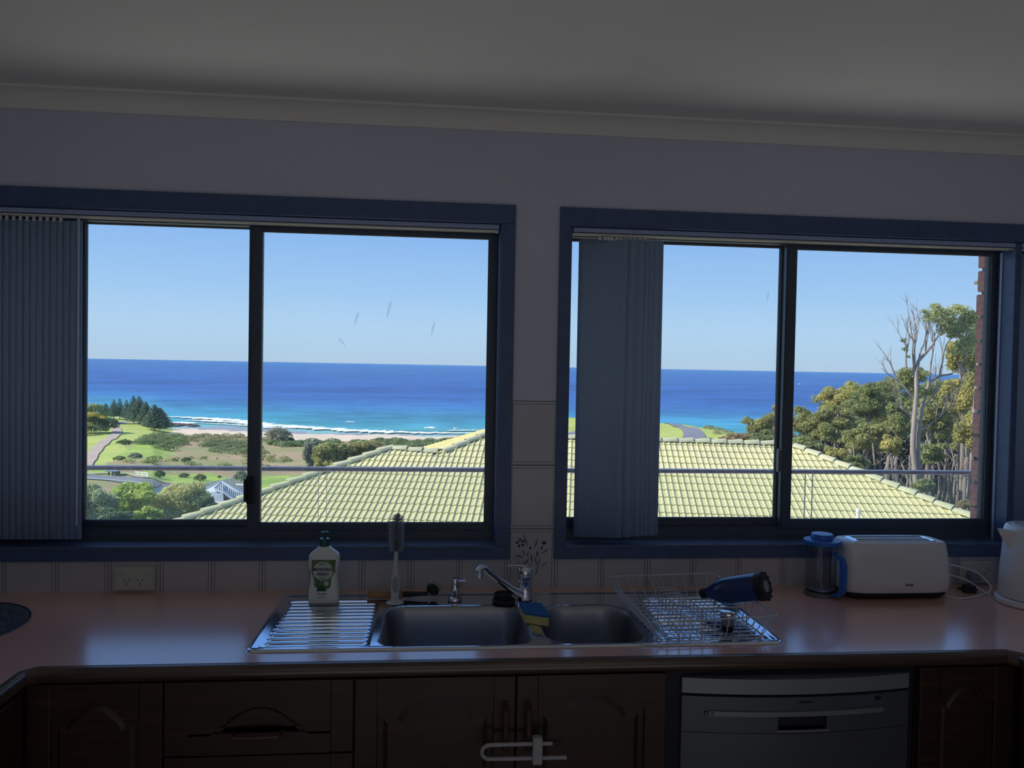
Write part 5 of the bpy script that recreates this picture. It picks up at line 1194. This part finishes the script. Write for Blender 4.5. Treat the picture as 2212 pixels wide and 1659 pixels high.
scrub('brown and green heath at the top of the flat', [(400, 942), (540, 945), (570, 955), (480, 955), (400, 956)], 60, (1.2, 2.4), leafm('heath_leaves', (.22, .22, .11), (.15, .16, .08)), sz=.6, per=60)
scrub('low scrub on the seaward edge of the headland', [(1455, 912), (1480, 908), (1500, 912), (1540, 920), (1575, 934), (1600, 942), (1560, 942), (1530, 930), (1500, 920), (1470, 915)], 60, (.9, 2.0), leafm('headland_leaves', (.20, .22, .11), (.13, .15, .08)), sz=.5, per=60)
shrub(1532, 952, 20, 7, 'small grey green shrub on the headland just above the roof ridge', gy_leaf, 400, .4)
b = MB()
for k in range(26):
    q = atz(random.uniform(372, 430), random.uniform(917, 922), SEA); b.sphere((q.x, q.y, SEA+.1), random.uniform(.8, 1.8), 1, (1.3, 1, .5), .3)
o = b.build('reef_rocks', mat('dark_rock', (.12, .09, .09), .9, var=.3)); tag(o, 'low dark reef rocks at the left end of the beach', 'rocks', None, 'stuff')

# bench fence, shelter and houses on the flat
p = hit(320, 1032); d = p.y-CAM.y; s_ = scl(d); t = thing('rail_fence', 'short white post and rail fence beside the road', 'fence', tuple(p)); wf = mat('fence_white', (.82, .82, .80), .6, var=.03)
e0 = hit(292, 1029); e1 = hit(322, 1033)
for k in range(4): q = e0.lerp(e1, k/3); b = MB(); b.box((q.x-.08, q.y-.08, q.z-.1), (q.x+.08, q.y+.08, q.z+.95)); b.build('post', wf, t)
for h_ in (.45, .85):
    b = MB(); b.prism([e0+Vector((0, -.1, h_-.09)), e1+Vector((0, -.1, h_-.09)), e1+Vector((0, -.1, h_+.09)), e0+Vector((0, -.1, h_+.09))], (0, .05, 0)); b.build('rail', wf, t)
p = hit(247, 1027); s_ = scl(p.y-CAM.y); t = thing('park_shelter', 'small flat-roofed open shelter beside the path, partly behind the handrail', 'shelter', tuple(p))
b = MB(); b.box((p.x-13*s_, p.y-1.2, p.z+9.5*s_), (p.x+9*s_, p.y+1.5, p.z+11*s_)); b.build('roof', mat('shelter_roof', (.45, .55, .62), .5, var=.1), t)
for dx in (-7, 0, 7.5): b = MB(); b.box((p.x+dx*s_-.1, p.y-.9, p.z-.2), (p.x+dx*s_+.1, p.y-.7, p.z+9.6*s_)); b.build('post', bark2_m, t)
b = MB(); b.box((p.x-6.5*s_, p.y+1.0, p.z), (p.x+7*s_, p.y+1.1, p.z+7*s_)); b.build('back_wall', mat('shelter_wall', (.22, .28, .28), .7, var=.1), t)

def face_obj(name, P, th, mt, parent): b = MB(); b.prism(P, th); return b.build(name, mt, parent)
def wave_roof(name, col, period, rotz):
    mt = mat(name, col, .6, var=.08, vscale=2); nt = mt.node_tree; w_ = nt.nodes.new('ShaderNodeTexWave'); w_.inputs['Scale'].default_value = 1/period*.5; tcn = nt.nodes.new('ShaderNodeTexCoord'); mp = nt.nodes.new('ShaderNodeMapping'); mp.inputs['Rotation'].default_value = (0, 0, rotz)
    nt.links.new(tcn.outputs['Object'], mp.inputs[0]); nt.links.new(mp.outputs[0], w_.inputs['Vector']); bp = nt.nodes.new('ShaderNodeBump'); bp.inputs['Strength'].default_value = 1; bp.inputs['Distance'].default_value = .3; nt.links.new(w_.outputs[0], bp.inputs['Height']); nt.links.new(bp.outputs[0], nt.nodes['Principled BSDF'].inputs['Normal']); return mt
# grey tiled house: hip faces with raised tile rolls
gh_m = mat('blue_grey_tiles', (.36, .40, .46), .6, var=.1, vscale=1); gh2 = mat('blue_grey_roll', (.52, .57, .63), .6, var=.05)
d0 = 82; t = thing('grey_house', 'blue-grey tiled house roof with a small gable beyond the green roof', 'house', tuple(PD(480, 1100, d0)))
Ap = PD(479, 1041, 84); Lf = PD(432, 1064, 82); Md = PD(465, 1062.5, 79.5); Rt = PD(545, 1083, 81); Cn = PD(482, 1063, 78.5); Lo = PD(505, 1080, 78)
face_obj('roof_left', [Lf, Md, PD(463, 1053, 81), Ap], (0, 0, -.15), mat('sunlit_grey_tiles', (.55, .60, .64), .5, var=.05), t)  # left face painted paler for the sun falling on it
face_obj('roof_front', [PD(464, 1054, 81), Md, Cn, Lo, Rt, Ap+Vector((.15, -.1, -.08))], (0, .1, -.15), gh_m, t)
face_obj('roof_right', [Ap, Rt, PD(560, 1075, 86), PD(482, 1040, 87)], (0, 0, -.15), gh_m, t)
face_obj('porch_roof', [PD(446, 1064.5, 79), Cn, PD(483, 1090, 76), PD(446, 1090, 76)], (0, .1, -.15), gh_m, t)
b = MB(); 
for i in range(12): x = 447.5+3.1*i; b.cyl(PD(x, 1065, 78.9), PD(x, 1090, 75.9), .045, n=6)
b.build('tile_rolls', gh2, t)['kind'] = 'stuff'
b = MB()
for i in range(17):
    x = 468+4.3*i; f = (x-468)/75; yt_ = 1044+f*27 if x > 481 else 1053-(x-466)*.6; yb_ = min(1063+max(0, x-483)*.74, 1083); 
    if yt_ < yb_-2: b.cyl(PD(x, yt_, 83-f*1.5), PD(x, yb_, 78.3+f*2.2), .05, n=6)
b.build('tile_rolls', gh2, t)['kind'] = 'stuff'
face_obj('wall', [PD(447, 1064, 80.5), PD(540, 1082, 82.5), PD(540, 1115, 82.5), PD(447, 1115, 80.5)], (0, .3, 0), mat('render_cream', (.6, .6, .56), .7, var=.05), t)
face_obj('skylight', [PD(459, 1082, 75.9), PD(473, 1082, 75.9), PD(473, 1089, 75.7), PD(459, 1089, 75.7)], (0, .05, -.05), wf, t)
b = MB(); b.cyl(Lf, Ap, .16, n=8); b.cyl(Ap, Rt, .16, n=8); b.cyl(PD(446, 1064.5, 79), Cn, .1, n=8); b.cyl(Cn, Lo, .14, n=8); b.build('ridge_cappings', gh2, t)
b = MB(); b.prism([PD(484, 1074, 78.2), PD(500, 1081, 78.6), PD(494, 1084, 78), PD(484, 1081, 77.6)], (0, .1, 0)); b.build('valley_shade', mat('valley_shade_blue', (.10, .13, .2), .6), t)  # dark patch painting the shaded valley between the roof faces
t = thing('dark_roof_house', 'house with a broad dark grey-green metal roof behind the grey tiled one', 'house', tuple(PD(500, 1090, 96))); dr_m = mat('dark_metal_roof', (.20, .21, .18), .6, var=.08, vscale=.6)
face_obj('roof', [PD(425, 1062, 90), PD(430, 1046, 100), PD(498, 1033, 102), PD(560, 1050, 98), PD(580, 1075, 92)], (0, 0, -.2), dr_m, t)
face_obj('wall', [PD(432, 1060, 92), PD(560, 1074, 94), PD(560, 1110, 94), PD(432, 1110, 92)], (0, .3, 0), MATS['render_cream'], t)
for x, y in ((456, 1043), (497, 1037)): b = MB(); q = PD(x, y, 99); b.cyl(q-Vector((0, 0, .2)), q+Vector((0, 0, .35)), .08, n=8); b.build('flue', wf, t)
b = MB(); q0 = PD(510, 1046.5, 97); q1 = PD(526, 1048, 96.5); b.cyl(q0, q1, .11, n=8); b.build('roof_pipe', wf, t)
t = thing('terracotta_house', 'faded terracotta tiled roof half hidden behind the garden trees', 'house', tuple(PD(280, 1130, 75))); tc_m = mat('terracotta_tiles', (.42, .25, .19), .8, col2=(.30, .19, .16), vscale=3, stretch=(.3, 1, 4), ramp=(.45, .55))
b = MB()
for i in range(9):
    f0, f1 = i/9, (i+1)/9; L0_, L1_ = PD(222, 1072, 84).lerp(PD(205, 1125, 72), f0), PD(222, 1072, 84).lerp(PD(205, 1125, 72), f1); R0_, R1_ = PD(232, 1071, 84).lerp(PD(345, 1125, 72), f0), PD(232, 1071, 84).lerp(PD(345, 1125, 72), f1)
    b.prism([L0_, R0_, R1_+Vector((0, 0, .12)), L1_+Vector((0, 0, .12))], (0, 0, -.12))
b.build('roof', tc_m, t)
b = MB(); b.cyl(PD(232, 1071, 84), PD(345, 1123, 72), .2, n=8); b.build('hip_capping', mat('terracotta_cap', (.50, .36, .28), .8, var=.1), t)
face_obj('wall', [PD(205, 1126, 73), PD(345, 1126, 73), PD(345, 1200, 73), PD(205, 1200, 73)], (0, .3, 0), MATS['render_cream'], t)
t = thing('cream_shed', 'small cream gabled shed between the two garden trees', 'shed', tuple(PD(325, 1075, 88)))
face_obj('gable_wall', [PD(316, 1066, 88), PD(327, 1058, 88), PD(335, 1066, 88), PD(335, 1085, 88), PD(316, 1085, 88)], (0, 3, 0), mat('cream_paint', (.8, .78, .62), .7, var=.05), t)
face_obj('roof', [PD(314, 1068, 87.8), PD(327, 1057, 87.8), PD(327, 1056, 87.8), PD(313, 1067, 87.8)], (0, 3.4, 0), dr_m, t)

# garden trees in front of the flat
def garden_tree(px, py, d, w, h, label, leaf, n, sz, name='garden_tree', blobs=7, ybot=None, shell=.45):
    c = PD(px, py, d); s_ = scl(d); gb_ = Vector((c.x, c.y, gz(c.x, c.y))); W = w*s_/2; Hh = h*s_/2; zc = c.z-gb_.z; bl = [(0, 0, zc, W*.6, W*.5, Hh*.6)]
    for k in range(blobs):
        a = 2*PI*k/blobs+random.random()*.5; rr_ = random.uniform(.45, .62); bl.append((W*rr_*math.cos(a), W*.5*random.uniform(-1, 1), zc+Hh*rr_*math.sin(a), W*random.uniform(.3, .45), W*.35, Hh*random.uniform(.28, .42)))
    tr = [([(0, 0, -.2), (.15, 0, zc*.5), (-.1, .1, zc-Hh*.3), (.1, 0, zc)], .2, .08)]
    for k in range(4): a = 2*PI*k/4+.5; tr.append(([(0, 0, zc-Hh*.7), (W*.25*math.cos(a), .2, zc-Hh*.2), (W*.5*math.cos(a), .3*math.sin(a), zc+Hh*.4)], .09, .03))
    return plant(name, label, 'tree', gb_, bl, n, sz, leaf, trunks=tr, group='garden trees below the balcony', under=1.0, shell=.25)
garden_tree(205, 1092, 58, 90, 100, 'dense mottled green garden tree at the left edge of the window', leafm('mottled_leaves', (.38, .40, .24), (.18, .22, .13)), 5200, .30, blobs=9)
garden_tree(285, 1078, 60, 105, 84, 'bright yellow-green broadleaf tree left of the shed', br_leaf, 3600, .36, blobs=8)
garden_tree(322, 1112, 56, 62, 44, 'small bright green tree tucked in front of the terracotta roof', br_leaf, 1800, .30, blobs=5)
garden_tree(390, 1082, 62, 130, 88, 'wide feathery olive tree in front of the grey house', leafm('feathery_leaves', (.42, .41, .19), (.25, .26, .14)), 8200, .24, blobs=11)
garden_tree(450, 1092, 60, 52, 50, 'dark drooping tree at the right of the feathery one', dk_leaf, 2200, .28, blobs=6)
garden_tree(243, 1120, 54, 90, 40, 'dark shrubby tree low in the left corner of the window', dk_leaf, 2200, .30, blobs=6)
garden_tree(715, 985, 42, 95, 70, 'olive banksia tree rising behind the left hip of the green roof', leafm('banksia_leaves', (.27, .27, .10), (.14, .15, .07)), 4200, .22, 'banksia_tree', blobs=9)
garden_tree(790, 975, 44, 120, 52, 'spreading banksia behind the roof hip with pale seed heads', leafm('banksia_leaves2', (.30, .28, .11), (.15, .15, .08)), 4600, .22, 'banksia_tree', blobs=9)
garden_tree(675, 978, 46, 44, 72, 'thin grey-green sapling left of the banksias', gy_leaf, 1300, .26, 'sapling', blobs=6)
t = thing('sun_umbrella', 'small white roof of a hut in the dune scrub above the ridge', 'hut', tuple(PD(738+50, 975, 120)))
bpy.data.objects.remove(t)
b = MB(); q = PD(786, 972, 120); b.prism([q+Vector((-.38, 0, -.1)), q+Vector((.35, 0, -.25)), q+Vector((.38, 0, -.02)), q+Vector((-.2, 0, .12))], (0, .6, 0)); o = b.build('white_sign', wf); tag(o, 'tiny white panel poking out right of the banksias', 'panel')

# ---- the gum and banksia forest on the right
fol = [leafm('forest_leaves', (.27, .27, .10), (.14, .16, .07)), leafm('forest_leaves_olive', (.22, .24, .09), (.11, .14, .06)), leafm('forest_leaves_yellow', (.36, .33, .11), (.20, .20, .08)), leafm('forest_leaves_brown', (.33, .26, .14), (.20, .17, .10))]
def forest_tree(px, py, d, w, h, label, li, n, sz=.30, lean=0):
    c = PD(px, py, d); s_ = scl(d); gb_ = Vector((c.x+lean, c.y, gz(c.x+lean, c.y))); W = w*s_/2; Hh = h*s_/2; zc = c.z-gb_.z; bl = []
    K = 20; n = int(n*2.0)
    for k in range(K):
        a = 2*PI*k/K+random.random()*.5; rr_ = random.uniform(.1, .8); bl.append((-lean+W*rr_*math.cos(a), W*.5*random.uniform(-1, 1), zc+Hh*rr_*math.sin(a), W*random.uniform(.24, .40), W*.32, Hh*random.uniform(.2, .34)))
    tr = [([(0, 0, -.3), (-lean*.2, 0, zc*.45), (-lean*.8, 0, zc-Hh*.3), (-lean, 0, zc+Hh*.3)], .17, .06)]
    for k in range(5): a = PI*(k+.5)/5; tr.append(([(-lean*.4, 0, zc-Hh*.9), (-lean*.7+W*.3*math.cos(a), random.uniform(-.5, .5), zc-Hh*.35), (-lean+W*.65*math.cos(a), 0, zc+Hh*.5*math.sin(a))], .08, .025))
    return plant('forest_tree', label, 'tree', gb_, bl, n, sz*.85, fol[li], trunks=tr, bark=bark_m, group='trees of the right-hand forest', under=.8, shell=.12)
FT = [(1642, 925, 78, 92, 76, 'low rounded tree at the sea end of the forest, against the water', 0, 3600), (1682, 905, 84, 60, 70, 'brownish tree just left of the right window mullion', 3, 2400), (1600, 945, 74, 70, 26, 'lowest brown scrubby tree just above the roof ridge', 3, 1500), (1575, 950, 82, 50, 18, 'tiny brown scrub tree at the left tip of the forest', 3, 700), (1660, 948, 70, 100, 34, 'green tree right above the roof ridge left of the mullion', 1, 2600),
      (1745, 915, 76, 90, 90, 'rounded olive tree just right of the mullion', 0, 3600), (1735, 965, 66, 80, 60, 'olive tree over the right end of the ridge', 1, 2400), (1815, 858, 82, 110, 76, 'yellow-green wind-shaped tree forming the shoulder of the forest', 2, 4200), (1800, 915, 74, 120, 90, 'broad olive tree below the forest shoulder', 0, 4600), (1880, 870, 78, 130, 100, 'large olive tree left of the tall bare gum', 1, 5200), (1870, 950, 68, 110, 80, 'olive tree low between the ridge hip and the bare gum', 0, 3600), (1800, 985, 62, 70, 50, 'small olive tree beside the roof hip', 2, 1800), (1850, 1000, 60, 60, 44, 'small bright tree just above the handrail', 1, 1500),
      (1945, 905, 72, 90, 110, 'olive tree directly behind the bare gum', 1, 3600), (1965, 820, 84, 90, 70, 'distant crown behind the bare branches', 0, 2200), (2020, 900, 66, 110, 110, 'olive green tree right of the bare gum trunks', 0, 4400), (2080, 860, 64, 90, 120, 'yellow-green tree hanging by the brick edge', 2, 3600), (2095, 940, 60, 80, 110, 'bushy tree low by the brick edge', 2, 3200), (2010, 980, 62, 90, 60, 'green tree behind the foot of the bare gum', 1, 2400), (2075, 770, 66, 80, 110, 'upper yellow-green crown beside the brick edge', 2, 3000), (2120, 700, 62, 50, 90, 'crown mostly hidden behind the brick edge', 0, 1500), (2140, 610, 60, 64, 30, 'highest wisp of foliage by the brick edge', 3, 500), (1925, 960, 64, 60, 50, 'small olive tree between bare gum and ridge hip', 2, 1400), (2000, 1050, 54, 60, 30, 'undergrowth bush near the roof hip', 1, 900), (2085, 1090, 46, 40, 24, 'orange-leaved shrub beside the end of the roof hip', 3, 700)]
for i_, (x_, y_, d_f, w_f, h_f, li_) in enumerate(((1745, 925, 92, 90, 80, 1), (1800, 885, 94, 110, 90, 0), (1860, 860, 92, 120, 100, 2), (1915, 850, 90, 90, 90, 0), (1975, 870, 90, 110, 100, 1), (2035, 860, 90, 110, 110, 0), (2090, 850, 88, 110, 120, 2), (1850, 925, 88, 120, 80, 1), (1930, 930, 88, 120, 90, 0), (2010, 935, 88, 120, 90, 1), (2085, 935, 86, 110, 100, 0), (2100, 780, 84, 70, 110, 0), (1680, 935, 92, 90, 50, 3))):
    FT.append((x_, y_, d_f, w_f, h_f, '%s from the left of the dense crowns filling the back of the forest' % ('first second third fourth fifth sixth seventh eighth ninth tenth eleventh twelfth thirteenth'.split()[i_]), li_, int(w_f*h_f*.28)))
for a in FT: forest_tree(*a[:8], lean=random.uniform(-.8, .8))
# slim trunks of the grove behind
k = 0
grp = 'slim bare trunks of the grove'
gm = {}
_o = 'first second third fourth fifth sixth seventh eighth ninth tenth eleventh twelfth thirteenth fourteenth fifteenth sixteenth seventeenth eighteenth nineteenth'.split()
ORD = _o+['twentieth']+['twenty-'+q for q in _o[:9]]+['thirtieth']+['thirty-'+q for q in _o[:9]]+['fortieth']+['forty-'+q for q in _o[:9]]
for i in range(42):
    px_ = 1830+ (2125-1830)*(i+random.random())/42; d = random.uniform(56, 84); g_ = PD(px_, 1000, d); zb_ = gz(g_.x, g_.y); top = PD(px_, random.uniform(930, 990), d).z
    key = i % 6
    if key not in gm:
        q = MB(); hh = 9.0; limb(q, [(0, 0, 0), (random.uniform(-.2, .2), .1, 2.5), (random.uniform(-.4, .4), .1, 5.5), (random.uniform(-.7, .7), 0, hh)], .13, .06); 
        for _ in range(3): z_ = random.uniform(4, 7); s1 = random.choice((-1, 1)); limb(q, [(0, 0, z_), (s1*.6, .1, z_+.9), (s1*.9, 0, z_+2)], .05, .02, 5)
        me = bpy.data.meshes.new('slim_trunk'); q.bm.to_mesh(me); q.bm.free(); me.materials.append(bark_m if key % 2 else bark2_m); me.polygons.foreach_set('use_smooth', [True]*len(me.polygons)); gm[key] = me
    o = bpy.data.objects.new('slim_trunk', gm[key]); COL.objects.link(o); o.location = (g_.x, g_.y, zb_-.2); o.scale = (1, 1, max(.3, (top-zb_)/9)); o.rotation_euler = (random.uniform(-.05, .05), random.uniform(-.06, .06), random.uniform(0, 6))
    tag(o, '%s slim %s trunk from the left in the grove behind the roof hip' % (ORD[i], 'pale' if key % 2 else 'grey'), 'tree trunk', grp)
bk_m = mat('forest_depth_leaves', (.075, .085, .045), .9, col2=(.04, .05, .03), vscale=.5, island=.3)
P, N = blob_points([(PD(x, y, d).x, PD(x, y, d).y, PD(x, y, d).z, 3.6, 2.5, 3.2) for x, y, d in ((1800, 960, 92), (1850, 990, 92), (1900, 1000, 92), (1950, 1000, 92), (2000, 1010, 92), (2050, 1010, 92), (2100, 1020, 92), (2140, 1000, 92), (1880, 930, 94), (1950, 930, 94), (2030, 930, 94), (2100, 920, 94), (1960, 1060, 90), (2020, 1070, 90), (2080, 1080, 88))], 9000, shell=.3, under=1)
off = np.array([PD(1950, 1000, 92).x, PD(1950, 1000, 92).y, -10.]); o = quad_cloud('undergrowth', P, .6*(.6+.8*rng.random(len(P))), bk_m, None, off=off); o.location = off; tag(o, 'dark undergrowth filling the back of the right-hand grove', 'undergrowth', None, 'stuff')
# the tall bare gum
d = 58; gp = hit(1990, 1085); gp = PD(1985, 1075, d); gp = Vector((gp.x, gp.y, min(gz(gp.x, gp.y), gp.z)))
t = thing('bare_gum_tree', 'tall gum with two pale trunks, fanning bare branches and a high crown', 'tree', tuple(gp))
def pth(P, dd=0): return [PD(x, y, d+dd) for x, y in P]
b = MB(); limb(b, [gp-Vector((0, 0, .3))]+pth([(1976, 1010), (1972, 960), (1975, 900), (1980, 850), (1979, 805), (1984, 780), (2000, 762), (2014, 745), (2022, 730)]),   .24, .08, 10); b.build('trunk', bark_m, t, smooth=True)
b = MB(); limb(b, [gp+Vector((.1, .1, -.2))]+pth([(1983, 1000), (1984, 940), (1992, 880), (2000, 850), (2008, 825), (2030, 812), (2055, 808)], .2),   .21, .07, 10); b.build('trunk', bark_m, t, smooth=True)
def fork(b, p, dirv, L, r, depth):
    n = 4; pts = [p]; q = Vector(p); dv = dirv.normalized()
    for i in range(n):
        dv = (dv+Vector((random.uniform(-.22, .22), random.uniform(-.15, .15), random.uniform(-.05, .25)))).normalized(); q = q+dv*L/n; pts.append(q.copy())
    limb(b, pts, r, r*.45, 5)
    if depth > 0:
        for k in range(random.choice((2, 3))):
            s = pts[random.choice((2, 3, 4))]; nd = (dv+Vector((random.uniform(-.75, .6), random.uniform(-.4, .4), random.uniform(-.1, .5)))).normalized(); fork(b, s, nd, L*random.uniform(.55, .8), r*.55, depth-1)
for (x, y, dx, dz, L, r, dp) in ((1979, 805, -.35, 1, 2.4, .10, 3), (1976, 860, -.7, .6, 2.3, .09, 3), (1972, 815, -.15, 1, 2.8, .09, 3), (1984, 780, .1, 1, 2.0, .08, 3), (2000, 762, -.2, 1, 1.8, .08, 3), (2014, 745, .4, .8, 1.6, .08, 3), (1958, 800, -.25, 1, 2.2, .08, 3), (2030, 812, .3, 1, 2.4, .08, 3), (2008, 830, .1, 1, 2.6, .08, 3), (1994, 880, .6, .7, 2.4, .09, 3), (1985, 930, .9, .5, 2.2, .07, 2), (1975, 900, -.8, .4, 2.0, .07, 3), (2055, 808, .8, .5, 1.6, .06, 2), (2060, 880, .5, .8, 2.2, .06, 3), (2075, 930, -.6, .7, 2.0, .06, 3)):
    b = MB(); fork(b, PD(x, y, d+.1), Vector((dx, 0, dz)), L, r, dp); b.build('branch', bark_m, t, smooth=True)
s_ = scl(d)
bl = [((PD(x, y, d)-gp).x, (PD(x, y, d)-gp).y, (PD(x, y, d)-gp).z, rx*s_, rx*.7*s_, rz*s_) for x, y, rx, rz in ((2030, 680, 38, 18), (2070, 672, 34, 16), (2090, 690, 26, 18), (2050, 700, 36, 16), (2085, 712, 28, 16), (2010, 690, 18, 10), (2100, 735, 22, 20), (2065, 725, 22, 12), (1995, 672, 10, 7), (2020, 662, 16, 7), (2085, 745, 26, 20), (2100, 690, 20, 22), (2070, 760, 18, 14), (2045, 715, 26, 14))]
P, N = blob_points(bl, 5200, shell=.15, under=.8); o = quad_cloud('foliage', P, .21*(.6+.8*rng.random(len(P))), leafm('gum_leaves', (.33, .33, .15), (.20, .23, .12)), t, nrm=N*.8); o['kind'] = 'stuff'
bl = [((PD(x, y, d)-gp).x, (PD(x, y, d)-gp).y, (PD(x, y, d)-gp).z, rx*s_, rx*.7*s_, rz*s_) for x, y, rx, rz in ((1952, 735, 8, 5), (1955, 755, 8, 5), (1962, 770, 6, 4), (1990, 845, 14, 8), (2010, 850, 12, 7))]
P, N = blob_points(bl, 260, shell=.3, under=1); o = quad_cloud('twig_leaves', P, .2*(.6+.8*rng.random(len(P))), md_leaf, t); o['kind'] = 'stuff'
